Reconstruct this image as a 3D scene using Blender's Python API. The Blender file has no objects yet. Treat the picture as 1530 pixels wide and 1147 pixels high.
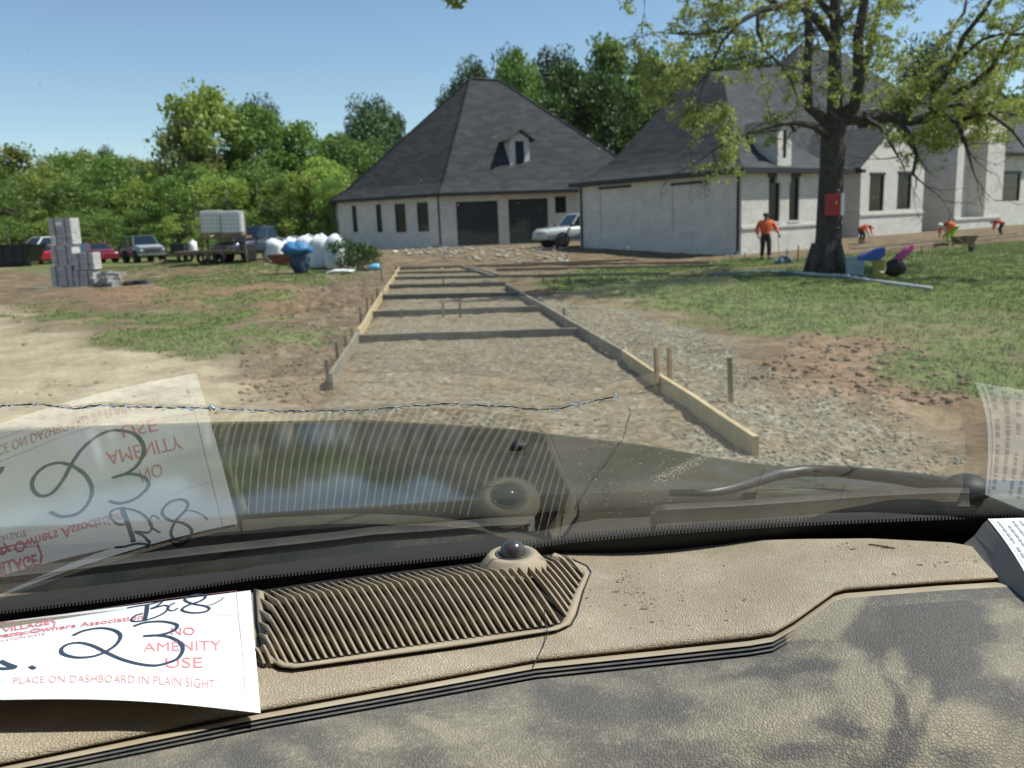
import bpy, bmesh, math, random
import numpy as np
from mathutils import Vector, Matrix
random.seed(7); np.random.seed(7)
S=bpy.context.scene; COL=S.collection
# ------------------------------------------------------------ camera
CZ=1.75; FPX=1250.; PIT=math.atan(239/1250); ROLL=math.radians(2.3)
def _P(v): return Vector((v[0], v[1]*math.cos(PIT)+v[2]*math.sin(PIT), -v[1]*math.sin(PIT)+v[2]*math.cos(PIT)))
CF=_P((0,1,0)); CR=_P((math.cos(ROLL),0,-math.sin(ROLL))); CU=_P((math.sin(ROLL),0,math.cos(ROLL)))
cam=bpy.data.cameras.new('camera'); camo=bpy.data.objects.new('camera',cam); COL.objects.link(camo)
M=Matrix((CR,CU,-CF)).transposed().to_4x4(); M.translation=Vector((0,0,CZ)); camo.matrix_world=M
cam.sensor_width=36; cam.lens=36*FPX/1530; cam.clip_start=.02; cam.clip_end=3000
cam.dof.use_dof=True; cam.dof.focus_distance=.74; cam.dof.aperture_fstop=13
S.camera=camo
# ------------------------------------------------------------ light
SEL=math.radians(57); SAZ=math.radians(85)      # azimuth measured from +Y towards +X
w=bpy.data.worlds.new('World'); S.world=w; w.use_nodes=True
nt=w.node_tree; bg=nt.nodes['Background']; sky=nt.nodes.new('ShaderNodeTexSky'); sky.sky_type='NISHITA'
sky.sun_disc=False; sky.sun_elevation=SEL; sky.sun_rotation=SAZ; sky.air_density=1.0; sky.dust_density=0.0; sky.ozone_density=2.2
nt.links.new(sky.outputs[0],bg.inputs[0]); bg.inputs[1].default_value=.086
sd=Vector((math.cos(SEL)*math.sin(SAZ),math.cos(SEL)*math.cos(SAZ),math.sin(SEL)))
sl=bpy.data.lights.new('sun','SUN'); sl.energy=4.3; sl.angle=math.radians(.53); sl.color=(1,.95,.87)
so=bpy.data.objects.new('sun',sl); COL.objects.link(so); so.rotation_euler=sd.to_track_quat('Z','Y').to_euler()
S.view_settings.view_transform='Standard'; S.view_settings.look='None'; S.view_settings.exposure=.9
S.render.engine='CYCLES'; S.cycles.transparent_max_bounces=24
# ------------------------------------------------------------ projections (pixel of the photograph -> place)
def ray(px,py):
    return CF+CR*((px-765)/FPX)-CU*((py-573.5)/FPX)
def sstep(a,b,x):
    t=np.clip((x-a)/(b-a),0,1); return t*t*(3-2*t)
def vnoise(x,y,seed=0):
    x=np.asarray(x,float);y=np.asarray(y,float);xi=np.floor(x).astype(np.int64);yi=np.floor(y).astype(np.int64);xf=x-xi;yf=y-yi
    def h(a,b):
        n=(a*374761393+b*668265263+seed*1442695041)&0xffffffff
        n=((n^(n>>13))*1274126177)&0xffffffff
        return ((n^(n>>16))&0xffff)/65535.
    u=xf*xf*(3-2*xf);v=yf*yf*(3-2*yf)
    return (h(xi,yi)*(1-u)+h(xi+1,yi)*u)*(1-v)+(h(xi,yi+1)*(1-u)+h(xi+1,yi+1)*u)*v
def fbm(x,y,o=4,seed=0):
    s=0;a=1;t=0
    for i in range(o): s=s+a*vnoise(x*2**i,y*2**i,seed+i*17);t+=a;a*=.55
    return s/t
def TB(x,y):     # large terrain
    r=sstep(37,46,y)*(.35-.17*sstep(-14,-24,-(-np.asarray(x,float)) )) if False else sstep(37,46,y)*(.18+.17*sstep(-24,-14,x))*(1-.5*sstep(9,16,x))
    return r
def gp(px,py):   # pixel -> point on the ground
    d=ray(px,py); t=1.; z=0.
    for i in range(30):
        t=(z-CZ)/d.z
        if t<0 or t>400: t=400
        z=float(TB(d.x*t,d.y*t))
    return Vector((d.x*t,d.y*t,z))
def atd(px,py,Y):
    d=ray(px,py); t=Y/d.y; return Vector((d.x*t,Y,CZ+d.z*t))
TX,TY=-.0662,-.0227
def D(px,py,h=0):  # on the dash plane
    d=ray(px,py); t=(-.33+h-.7*TY)/(d.z-TX*d.x-TY*d.y); return Vector((d.x*t,d.y*t,CZ+d.z*t))
def GF(P):
    kk=.7712 if P[0]<0 else -.10
    e=max(0,P[0]-.25)
    return P[1]+.3036*P[2]-.0158*P[0]+kk*P[0]**2-.1019*P[2]**2-.7051+1.4*e*e, Vector((-.0158+2*kk*P[0]+2.8*e,1,.3036-.2038*P[2]))
def G(px,py,off=0):  # on the windscreen
    d=ray(px,py); t=.8
    for i in range(40):
        f,g=GF(d*t); t-=f/g.dot(d)
    P=d*t; f,g=GF(P); P=P-g.normalized()*off
    return Vector((P.x,P.y,P.z+CZ))
def interp(pts,x):
    return float(np.interp(x,[p[0] for p in pts],[p[1] for p in pts]))
# ------------------------------------------------------------ materials
def _n(t,kind,**k):
    n=t.nodes.new(kind)
    for a,b in k.items(): setattr(n,a,b)
    return n
MATS={}
def mat(name,c,r=.7,c2=None,ns=8,bump=0,bs=60,metal=0,spec=.4,coat=0,det=5,coords='Object',lo=.35,hi=.65,**kw):
    if name in MATS: return MATS[name]
    m=bpy.data.materials.new(name); m.use_nodes=True; t=m.node_tree; b=t.nodes['Principled BSDF']
    b.inputs['Base Color'].default_value=(*c,1); b.inputs['Roughness'].default_value=r; b.inputs['Metallic'].default_value=metal
    b.inputs['Specular IOR Level'].default_value=spec; b.inputs['Coat Weight'].default_value=coat
    tc=_n(t,'ShaderNodeTexCoord')
    if c2:
        no=_n(t,'ShaderNodeTexNoise'); no.inputs['Scale'].default_value=ns; no.inputs['Detail'].default_value=det; no.inputs['Roughness'].default_value=.6
        t.links.new(tc.outputs[coords],no.inputs['Vector'])
        cr=_n(t,'ShaderNodeValToRGB'); cr.color_ramp.elements[0].position=lo; cr.color_ramp.elements[1].position=hi
        cr.color_ramp.elements[0].color=(*c,1); cr.color_ramp.elements[1].color=(*c2,1)
        t.links.new(no.outputs[0],cr.inputs[0]); t.links.new(cr.outputs[0],b.inputs['Base Color'])
    if bump:
        n2=_n(t,'ShaderNodeTexNoise'); n2.inputs['Scale'].default_value=bs; n2.inputs['Detail'].default_value=4
        t.links.new(tc.outputs[coords],n2.inputs['Vector'])
        bu=_n(t,'ShaderNodeBump'); bu.inputs['Strength'].default_value=bump; bu.inputs['Distance'].default_value=kw.get('bd',.01)
        t.links.new(n2.outputs[0],bu.inputs['Height']); t.links.new(bu.outputs[0],b.inputs['Normal'])
    MATS[name]=m; return m
def leafmat(name,c,c2,tr=.35):
    m=bpy.data.materials.new(name); m.use_nodes=True; t=m.node_tree; b=t.nodes['Principled BSDF']; out=t.nodes['Material Output']
    g=_n(t,'ShaderNodeNewGeometry'); oi=_n(t,'ShaderNodeObjectInfo'); tc=_n(t,'ShaderNodeTexCoord')
    no=_n(t,'ShaderNodeTexNoise'); no.inputs['Scale'].default_value=.9; t.links.new(tc.outputs['Object'],no.inputs['Vector'])
    a=_n(t,'ShaderNodeMath',operation='MULTIPLY_ADD'); t.links.new(g.outputs['Random Per Island'],a.inputs[0]); a.inputs[1].default_value=.5; 
    b2=_n(t,'ShaderNodeMath',operation='MULTIPLY_ADD'); t.links.new(no.outputs[0],b2.inputs[0]); b2.inputs[1].default_value=1.0; b2.inputs[2].default_value=-.25
    t.links.new(b2.outputs[0],a.inputs[2])
    cr=_n(t,'ShaderNodeValToRGB'); cr.color_ramp.elements[0].color=(*c,1); cr.color_ramp.elements[1].color=(*c2,1); cr.color_ramp.elements[0].position=.1;cr.color_ramp.elements[1].position=.9
    t.links.new(a.outputs[0],cr.inputs[0])
    hs=_n(t,'ShaderNodeHueSaturation'); t.links.new(cr.outputs[0],hs.inputs['Color'])
    v=_n(t,'ShaderNodeMath',operation='MULTIPLY_ADD'); t.links.new(oi.outputs['Random'],v.inputs[0]); v.inputs[1].default_value=.45; v.inputs[2].default_value=.85; t.links.new(v.outputs[0],hs.inputs['Value'])
    v2=_n(t,'ShaderNodeMath',operation='MULTIPLY_ADD'); t.links.new(oi.outputs['Random'],v2.inputs[0]); v2.inputs[1].default_value=.012; v2.inputs[2].default_value=.497; t.links.new(v2.outputs[0],hs.inputs['Hue'])
    t.links.new(hs.outputs[0],b.inputs['Base Color']); b.inputs['Roughness'].default_value=.55
    tl=_n(t,'ShaderNodeBsdfTranslucent'); t.links.new(hs.outputs[0],tl.inputs[0]); mx=_n(t,'ShaderNodeMixShader'); mx.inputs[0].default_value=tr
    t.links.new(b.outputs[0],mx.inputs[1]); t.links.new(tl.outputs[0],mx.inputs[2]); t.links.new(mx.outputs[0],out.inputs[0])
    return m
def brickmat(name,c,c2,mort,sx=.2,sz=.075,r=.85,bump=.5):
    m=bpy.data.materials.new(name); m.use_nodes=True; t=m.node_tree; b=t.nodes['Principled BSDF']; b.inputs['Roughness'].default_value=r
    tc=_n(t,'ShaderNodeTexCoord'); br=_n(t,'ShaderNodeTexBrick'); br.inputs['Scale'].default_value=1; br.inputs['Brick Width'].default_value=sx; br.inputs['Row Height'].default_value=sz
    br.inputs['Mortar Size'].default_value=.007; br.inputs['Color1'].default_value=(*c,1); br.inputs['Color2'].default_value=(*c2,1); br.inputs['Mortar'].default_value=(*mort,1)
    t.links.new(tc.outputs['UV'],br.inputs['Vector'])
    no=_n(t,'ShaderNodeTexNoise'); no.inputs['Scale'].default_value=1.3; no.inputs['Detail'].default_value=8; no.inputs['Roughness'].default_value=.7; t.links.new(tc.outputs['UV'],no.inputs['Vector'])
    mp=_n(t,'ShaderNodeMapRange'); mp.inputs[1].default_value=.3; mp.inputs[2].default_value=.7; mp.inputs[3].default_value=.80; mp.inputs[4].default_value=1.1; t.links.new(no.outputs[0],mp.inputs[0])
    mx=_n(t,'ShaderNodeMix',data_type='RGBA',blend_type='MULTIPLY'); mx.inputs[0].default_value=1; t.links.new(br.outputs[0],mx.inputs[6]); t.links.new(mp.outputs[0],mx.inputs[7])
    t.links.new(mx.outputs[2],b.inputs['Base Color'])
    bu=_n(t,'ShaderNodeBump'); bu.inputs['Strength'].default_value=bump; bu.inputs['Distance'].default_value=.01; bu.invert=True; t.links.new(br.outputs['Fac'],bu.inputs['Height'])
    n3=_n(t,'ShaderNodeTexNoise'); n3.inputs['Scale'].default_value=14; t.links.new(tc.outputs['UV'],n3.inputs['Vector'])
    b3=_n(t,'ShaderNodeBump'); b3.inputs['Strength'].default_value=.5; b3.inputs['Distance'].default_value=.02; t.links.new(n3.outputs[0],b3.inputs['Height']); t.links.new(bu.outputs[0],b3.inputs['Normal'])
    t.links.new(b3.outputs[0],b.inputs['Normal']); return m
BRICK=brickmat('whitewashed_brick',(.66,.62,.56),(.56,.52,.46),(.62,.60,.56))
SHING=brickmat('shingle',(.046,.049,.053),(.022,.024,.027),(.010,.011,.012),.7,.26,.9,.8)
GRAYB=brickmat('grey_brick_pack',(.62,.60,.58),(.46,.45,.44),(.26,.26,.26),.2,.09)
def glassmat():
    m=bpy.data.materials.new('windscreen_glass'); m.use_nodes=True; t=m.node_tree; t.nodes.clear(); out=_n(t,'ShaderNodeOutputMaterial')
    tr=_n(t,'ShaderNodeBsdfTransparent'); tr.inputs[0].default_value=(.90,.95,.93,1)
    gl=_n(t,'ShaderNodeBsdfGlossy'); gl.inputs['Roughness'].default_value=0; gl.inputs[0].default_value=(.97,1,1,1)
    fr=_n(t,'ShaderNodeFresnel'); fr.inputs[0].default_value=2.3
    mx=_n(t,'ShaderNodeMixShader'); t.links.new(fr.outputs[0],mx.inputs[0]); t.links.new(tr.outputs[0],mx.inputs[1]); t.links.new(gl.outputs[0],mx.inputs[2])
    tc=_n(t,'ShaderNodeTexCoord')
    no=_n(t,'ShaderNodeTexNoise'); no.inputs['Scale'].default_value=230; no.inputs['Detail'].default_value=2; t.links.new(tc.outputs['Object'],no.inputs['Vector'])
    n2=_n(t,'ShaderNodeTexNoise'); n2.inputs['Scale'].default_value=7; n2.inputs['Detail'].default_value=5; t.links.new(tc.outputs['Object'],n2.inputs['Vector'])
    a=_n(t,'ShaderNodeMapRange'); a.inputs[1].default_value=.725; a.inputs[2].default_value=.78; a.inputs[3].default_value=0; a.inputs[4].default_value=.3; t.links.new(no.outputs[0],a.inputs[0])
    b=_n(t,'ShaderNodeMapRange'); b.inputs[1].default_value=.35; b.inputs[2].default_value=.75; b.inputs[3].default_value=.003; b.inputs[4].default_value=.016; t.links.new(n2.outputs[0],b.inputs[0])
    s=_n(t,'ShaderNodeMath',operation='ADD'); t.links.new(a.outputs[0],s.inputs[0]); t.links.new(b.outputs[0],s.inputs[1])
    df=_n(t,'ShaderNodeBsdfTranslucent'); df.inputs[0].default_value=(.62,.62,.56,1); d2=_n(t,'ShaderNodeBsdfDiffuse'); d2.inputs[0].default_value=(.6,.58,.52,1)
    dm=_n(t,'ShaderNodeMixShader'); dm.inputs[0].default_value=.35; t.links.new(df.outputs[0],dm.inputs[1]); t.links.new(d2.outputs[0],dm.inputs[2])
    m2=_n(t,'ShaderNodeMixShader'); t.links.new(s.outputs[0],m2.inputs[0]); t.links.new(mx.outputs[0],m2.inputs[1]); t.links.new(dm.outputs[0],m2.inputs[2]); t.links.new(m2.outputs[0],out.inputs[0])
    return m
# ------------------------------------------------------------ mesh helpers
class MB:
    def __init__(s): s.v=[];s.f=[];s.m=[]
    def quad(s,a,b,c,d,mi=0): n=len(s.v); s.v+=[tuple(a),tuple(b),tuple(c),tuple(d)]; s.f.append((n,n+1,n+2,n+3)); s.m.append(mi)
    def poly(s,pts,mi=0): n=len(s.v); s.v+=[tuple(p) for p in pts]; s.f.append(tuple(range(n,n+len(pts)))); s.m.append(mi)
    def box(s,x0,x1,y0,y1,z0,z1,X=None,mi=0):
        n=len(s.v); P=[Vector((x,y,z)) for z in (z0,z1) for y in (y0,y1) for x in (x0,x1)]
        if X: P=[X(p) for p in P]
        s.v+=[tuple(p) for p in P]
        for f in ((0,2,3,1),(4,5,7,6),(0,1,5,4),(2,6,7,3),(0,4,6,2),(1,3,7,5)): s.f.append(tuple(n+i for i in f)); s.m.append(mi)
        return s
    def prism(s,pts,h,mi=0):   # pts bottom polygon list of Vector, h vector
        n=len(s.v);k=len(pts);h=Vector(h); s.v+=[tuple(p) for p in pts]+[tuple(Vector(p)+h) for p in pts]
        s.f.append(tuple(n+i for i in reversed(range(k)))); s.f.append(tuple(n+k+i for i in range(k))); s.m+=[mi,mi]
        for i in range(k): j=(i+1)%k; s.f.append((n+i,n+j,n+k+j,n+k+i)); s.m.append(mi)
        return s
    def tube(s,pts,r,k=8,mi=0,cap=True):
        pts=[Vector(p) for p in pts]; rs=r if isinstance(r,(list,tuple)) else [r]*len(pts); n=len(s.v); up=Vector((.13,.21,.97))
        for i,p in enumerate(pts):
            d=(pts[min(i+1,len(pts)-1)]-pts[max(i-1,0)])
            if d.length<1e-9: d=Vector((0,0,1))
            d.normalize(); a=d.cross(up)
            if a.length<.05: a=d.cross(Vector((1,0,0)))
            a.normalize(); b=d.cross(a)
            for j in range(k):
                th=2*math.pi*j/k; s.v.append(tuple(p+(a*math.cos(th)+b*math.sin(th))*rs[i]))
        for i in range(len(pts)-1):
            for j in range(k):
                q=(j+1)%k; s.f.append((n+i*k+j,n+i*k+q,n+(i+1)*k+q,n+(i+1)*k+j)); s.m.append(mi)
        if cap: s.f.append(tuple(n+j for j in reversed(range(k)))); s.f.append(tuple(n+(len(pts)-1)*k+j for j in range(k))); s.m+=[mi,mi]
        return s
    def lathe(s,c,prof,k=20,axis='z',mi=0):
        n=len(s.v)
        for (r,h) in prof:
            for j in range(k):
                th=2*math.pi*j/k; a,b=r*math.cos(th),r*math.sin(th)
                q={'z':(a,b,h),'x':(h,a,b),'y':(a,h,b)}[axis]; s.v.append((c[0]+q[0],c[1]+q[1],c[2]+q[2]))
        for i in range(len(prof)-1):
            for j in range(k):
                q=(j+1)%k; s.f.append((n+i*k+j,n+i*k+q,n+(i+1)*k+q,n+(i+1)*k+j)); s.m.append(mi)
        return s
    def grid(s,rows,mi=0,flip=False):
        n=len(s.v); R=len(rows);K=len(rows[0])
        for r in rows: s.v+=[tuple(p) for p in r]
        for i in range(R-1):
            for j in range(K-1):
                f=(n+i*K+j,n+i*K+j+1,n+(i+1)*K+j+1,n+(i+1)*K+j); s.f.append(f[::-1] if flip else f); s.m.append(mi)
        return s
    def blob(s,c,r,seed=0,k=10,ns=.3,mi=0):
        n=len(s.v); rr=random.Random(seed); R=[[1+rr.uniform(-ns,ns) for _ in range(k)] for _ in range(k//2+1)]
        for i in range(k//2+1):
            ph=math.pi*i/(k//2)
            for j in range(k):
                th=2*math.pi*j/k; q=R[i][j] if 0<i<k//2 else 1
                s.v.append((c[0]+r[0]*q*math.sin(ph)*math.cos(th),c[1]+r[1]*q*math.sin(ph)*math.sin(th),c[2]+r[2]*q*math.cos(ph)))
        for i in range(k//2):
            for j in range(k):
                q=(j+1)%k; s.f.append((n+i*k+j,n+(i+1)*k+j,n+(i+1)*k+q,n+i*k+q)); s.m.append(mi)
        return s
    def build(s,name,m,parent=None,smooth=False,uv=False,bevel=0,fix=True,recalc=True):
        me=bpy.data.meshes.new(name); me.from_pydata(s.v,[],s.f); ms=m if isinstance(m,(list,tuple)) else [m]
        for q in ms: me.materials.append(q)
        if len(ms)>1: me.polygons.foreach_set('material_index',s.m)
        if uv:
            l=me.uv_layers.new(name='UVMap')
            for p in me.polygons:
                nn=p.normal; 
                if abs(nn.z)>.999: U=Vector((1,0,0));V=Vector((0,1,0))
                else: U=Vector((-nn.y,nn.x,0)).normalized(); V=nn.cross(U)
                for li in p.loop_indices:
                    co=me.vertices[me.loops[li].vertex_index].co; l.data[li].uv=(co.dot(U),co.dot(V))
        if smooth: me.shade_smooth()
        if bevel or (recalc and len(s.f)<20000):
            bm=bmesh.new(); bm.from_mesh(me)
            if recalc: bmesh.ops.recalc_face_normals(bm,faces=bm.faces)
            if bevel: bmesh.ops.remove_doubles(bm,verts=bm.verts,dist=1e-5); bmesh.ops.bevel(bm,geom=[e for e in bm.edges if e.is_manifold and e.calc_face_angle(0)>.5],offset=bevel,segments=2,affect='EDGES',profile=.6)
            bm.to_mesh(me); bm.free()
        o=bpy.data.objects.new(name,me); COL.objects.link(o)
        if parent: o.parent=parent
        return o
def tag(o,label=None,cat=None,group=None,kind=None):
    if label:o['label']=label
    if cat:o['category']=cat
    if group:o['group']=group
    if kind:o['kind']=kind
    return o
def thing(name,label,cat,loc=(0,0,0),rz=0,group=None,kind=None):
    o=bpy.data.objects.new(name,None); COL.objects.link(o); o.location=loc; o.rotation_euler=(0,0,rz); o.empty_display_size=.1; return tag(o,label,cat,group,kind)
def copy_tree(o,parent=None):
    c=o.copy(); COL.objects.link(c); c.parent=parent
    for ch in [x for x in list(o.children)]: copy_tree(ch,c)
    return c
def rot(a): c,s_=math.cos(a),math.sin(a); return lambda p: Vector((p.x*c-p.y*s_,p.x*s_+p.y*c,p.z))
# ============================================================ GROUND
def axis(segs):
    out=[];
    for a,b,st in segs:
        n=max(1,int(round((b-a)/st))); out+=list(np.linspace(a,b,n,endpoint=False))
    out.append(segs[-1][1]); return np.array(out)
XS=axis([(-900,-100,80),(-100,-40,4),(-40,-14,.6),(-14,-6,.2),(-6,7,.075),(7,14,.2),(14,40,.6),(40,100,4),(100,900,80)])
YS=axis([(-60,2,6),(2,4.5,.3),(4.5,14,.075),(14,22,.12),(22,40,.3),(40,64,.8),(64,100,4),(100,1200,80)])
GX,GY=np.meshgrid(XS,YS)
def sdpoly(pts,X,Y):
    P=np.array([(p.x,p.y) for p in pts]); n=len(P); ins=np.zeros(X.shape,bool); dm=np.full(X.shape,1e9)
    for i in range(n):
        a=P[i];b=P[(i+1)%n]; e=b-a; L=max(e@e,1e-9)
        t=np.clip(((X-a[0])*e[0]+(Y-a[1])*e[1])/L,0,1); dm=np.minimum(dm,np.hypot(X-a[0]-t*e[0],Y-a[1]-t*e[1]))
        c=((a[1]>Y)!=(b[1]>Y)); xx=a[0]+(Y-a[1])*(e[0])/(e[1] if abs(e[1])>1e-9 else 1e-9); ins^=(c&(X<xx))
    return np.where(ins,dm,-dm)
def reg(px,X,Y,w=.25,amp=.5,sc=1.,seed=0):
    s=sdpoly([gp(*p) for p in px],X,Y); k=1+Y*.03
    return sstep(-w,w,(s+(fbm(X*sc,Y*sc/1.,4,seed)-.5)*2*amp*k)/k)
R_GR=[(1060,470),(900,440),(800,425),(850,408),(1000,402),(1100,396),(1240,383),(1400,372),(1540,358),(1700,350),(1800,560),(1540,585),(1370,566),(1320,520),(1180,502),(1110,490)]
R_GR2=[(845,404),(1010,396),(1110,386),(1220,384),(1210,400),(1100,418),(980,432),(880,424)]
R_GL1=[(40,452),(150,470),(300,462),(400,470),(440,495),(330,520),(200,520),(90,488),(20,470)]
R_GL2=[(170,404),(300,399),(400,404),(500,402),(480,424),(330,426),(190,420)]
R_GL3=[(-200,372),(-20,398),(60,408),(100,403),(500,398),(500,385),(190,389),(120,392),(0,386)]
R_GL4=[(250,425),(345,430),(420,442),(400,458),(330,455),(260,445)]
R_GRAV=[(760,432),(840,448),(930,462),(1060,490),(1100,530),(1190,570),(1330,610),(1440,660),(1440,760),(1130,760),(1000,600),(880,505)]
R_DRV=[(497,580),(537,510),(572,445),(595,388),(690,384),(735,410),(757,424),(860,497),(1000,585),(1130,680),(1000,760),(300,760)]
R_PALE=[(-600,445),(0,455),(110,505),(330,535),(420,580),(480,610),(300,700),(-900,700)]
R_ROAD=[(-400,398),(0,402),(190,392),(500,398),(500,393),(200,389),(60,398),(-400,392)]
R_RED=[(1110,565),(1190,508),(1330,512),(1400,540),(1450,570),(1440,610),(1330,612),(1190,590)]
R_REDL=[(130,432),(300,422),(450,424),(480,440),(430,470),(300,458),(160,452)]
R_TRK=[(490,400),(575,398),(550,465),(510,540),(485,600),(350,590),(370,500),(430,440)]
def masks(X,Y):
    g=np.maximum(reg(R_GR,X,Y,.35,.9,.7,1),reg(R_GR2,X,Y,.3,.9,.5,9)); bare=sstep(.55,.7,fbm(X*.5,Y*.5,4,3))*sstep(20,8,Y); 
    g=g*(1-.8*bare*(X>0))
    gl=np.maximum.reduce([reg(R_GL1,X,Y,.5,1.3,.6,4),reg(R_GL2,X,Y,.5,1.2,.4,5),reg(R_GL3,X,Y,.5,1.,.3,6),.8*reg(R_GL4,X,Y,.5,2.,.6,8)])*sstep(.40,.60,fbm(X*1.3,Y*1.3,4,11)+.1)
    g=np.maximum(g,gl); g=np.maximum(g,sstep(54,70,Y))
    gr=np.maximum(reg(R_GRAV,X,Y,.2,.5,1.,21),.75*reg(R_DRV,X,Y,.08,.1,1.,22))*(1-g)
    pale=np.maximum(reg(R_PALE,X,Y,.5,.6,.8,31),reg(R_ROAD,X,Y,.6,.6,.4,32))*(1-g)
    red=np.maximum(reg(R_RED,X,Y,.2,.4,1.2,41),reg(R_REDL,X,Y,.5,.8,.7,42))
    return g,gr,pale,red
g,gr,pale,red=masks(GX,GY)
drv=reg(R_DRV,GX,GY,.08,.05,1.,22); trk=reg(R_TRK,GX,GY,.3,.3,.8,51)
near=sstep(70,30,GY)
Z=TB(GX,GY)+near*((fbm(GX*.6,GY*.6,3,61)-.5)*.10*(1-drv)+(fbm(GX*3,GY*3,4,62)-.5)*.10*(1-.5*drv)*(1-.6*pale)+(fbm(GX*8,GY*8,2,63)-.5)*.035)
Z+=red*(.14*(fbm(GX*1.5,GY*1.5,4,64)+.1)*sstep(30,10,GY)+.42*(fbm(GX*.9,GY*1.4,5,65)-.35)*(GX<0))
Z+=trk*near*((fbm(GX*2.2,GY*1.6,5,66)-.5)*.42-.05-.07*np.exp(-(((GX+2.9+.02*GY)/.25)**2)))
Z-=.02
mv=np.stack([GX.ravel(),GY.ravel(),Z.ravel()],1); ny,nx=GX.shape
ii=np.arange(ny*nx).reshape(ny,nx); fa=np.stack([ii[:-1,:-1],ii[:-1,1:],ii[1:,1:],ii[1:,:-1]],-1).reshape(-1,4)
def bigmesh(name,v,f,m,smooth=False):
    me=bpy.data.meshes.new(name); k=f.shape[1]
    me.vertices.add(len(v)); me.vertices.foreach_set('co',np.asarray(v,np.float32).ravel())
    me.loops.add(f.size); me.loops.foreach_set('vertex_index',f.astype(np.int32).ravel())
    me.polygons.add(len(f)); me.polygons.foreach_set('loop_start',np.arange(0,f.size,k,dtype=np.int32)); 
    me.update(calc_edges=True); me.validate()
    if smooth: me.shade_smooth()
    for q in (m if isinstance(m,list) else [m]): me.materials.append(q)
    o=bpy.data.objects.new(name,me); COL.objects.link(o); return o
def groundmat():
    m=bpy.data.materials.new('ground'); m.use_nodes=True; t=m.node_tree; b=t.nodes['Principled BSDF']; b.inputs['Roughness'].default_value=.95; b.inputs['Specular IOR Level'].default_value=.15
    at=_n(t,'ShaderNodeAttribute',attribute_name='mask'); sp=_n(t,'ShaderNodeSeparateColor'); t.links.new(at.outputs['Color'],sp.inputs[0])
    at2=_n(t,'ShaderNodeAttribute',attribute_name='mask2'); tc=_n(t,'ShaderNodeTexCoord')
    def noise(sc,det=6,ro=.65):
        n=_n(t,'ShaderNodeTexNoise'); n.inputs['Scale'].default_value=sc; n.inputs['Detail'].default_value=det; n.inputs['Roughness'].default_value=ro; t.links.new(tc.outputs['Object'],n.inputs['Vector']); return n
    def ramp(src,cols):
        r=_n(t,'ShaderNodeValToRGB'); e=r.color_ramp.elements
        while len(e)<len(cols): e.new(.5)
        for q,(p,c) in zip(e,cols): q.position=p; q.color=(*c,1)
        t.links.new(src,r.inputs[0]); return r.outputs[0]
    def mixc(f,a,b_):
        x=_n(t,'ShaderNodeMix',data_type='RGBA'); t.links.new(f,x.inputs[0]); t.links.new(a,x.inputs[6]); t.links.new(b_,x.inputs[7]); return x.outputs[2]
    n1=noise(1.1,8,.7).outputs[0]; n2=noise(9,6,.7).outputs[0]; 
    vo=_n(t,'ShaderNodeTexVoronoi'); vo.inputs['Scale'].default_value=26; t.links.new(tc.outputs['Object'],vo.inputs['Vector'])
    dirt=ramp(n1,[(.3,(.085,.058,.033)),(.5,(.16,.115,.07)),(.7,(.28,.22,.14))])
    palec=ramp(n1,[(.3,(.23,.18,.115)),(.5,(.34,.285,.19)),(.7,(.45,.385,.27))])
    grav=ramp(vo.outputs['Color'],[(.15,(.08,.073,.053)),(.5,(.19,.175,.13)),(.9,(.37,.345,.265))])
    gravd=ramp(n2,[(.35,(.10,.077,.046)),(.65,(.26,.21,.135))])
    n4=noise(2.3,5,.6).outputs[0]; gm=ramp(n4,[(.38,(0,0,0)),(.62,(1,1,1))]); grav=mixc(gm,grav,gravd)
    redc=ramp(n2,[(.3,(.13,.078,.046)),(.7,(.33,.215,.138))])
    grass=ramp(noise(3.2,7,.75).outputs[0],[(.3,(.085,.11,.032)),(.5,(.115,.15,.045)),(.7,(.17,.175,.075))])
    c=mixc(sp.outputs[2],dirt,palec); c=mixc(sp.outputs[1],c,grav)
    sp2=_n(t,'ShaderNodeSeparateColor'); t.links.new(at2.outputs['Color'],sp2.inputs[0])
    trkc=ramp(noise(3.5,7,.75).outputs[0],[(.35,(.075,.052,.032)),(.52,(.155,.115,.074)),(.68,(.30,.245,.165))]); tf=_n(t,'ShaderNodeMath',operation='MULTIPLY'); tf.inputs[1].default_value=.85; t.links.new(sp2.outputs[1],tf.inputs[0]); c=mixc(tf.outputs[0],c,trkc)
    c=mixc(sp2.outputs[0],c,redc); c=mixc(sp.outputs[0],c,grass)
    sh=ramp(n2,[(.28,(.45,.42,.38)),(.5,(.98,.98,.98)),(.72,(1.08,1.08,1.08))])
    mm=_n(t,'ShaderNodeMix',data_type='RGBA',blend_type='MULTIPLY'); mm.inputs[0].default_value=.8; t.links.new(c,mm.inputs[6]); t.links.new(sh,mm.inputs[7])
    t.links.new(mm.outputs[2],b.inputs['Base Color'])
    bu=_n(t,'ShaderNodeBump'); bu.inputs['Strength'].default_value=.8; bu.inputs['Distance'].default_value=.03; t.links.new(noise(22,5,.7).outputs[0],bu.inputs['Height']); t.links.new(bu.outputs[0],b.inputs['Normal'])
    return m
GM=groundmat(); ground=bigmesh('ground',mv,fa,GM,True); tag(ground,'bare dirt, gravel and grass of the building site','ground',kind='structure')
for nm,arr in (('mask',np.stack([g,gr,pale,np.ones_like(g)],-1)),('mask2',np.stack([red*.75,trk,drv,np.ones_like(g)],-1))):
    ca=ground.data.color_attributes.new(nm,'FLOAT_COLOR','POINT'); ca.data.foreach_set('color',arr.reshape(-1,4).astype(np.float32).ravel())
from bisect import bisect
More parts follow.
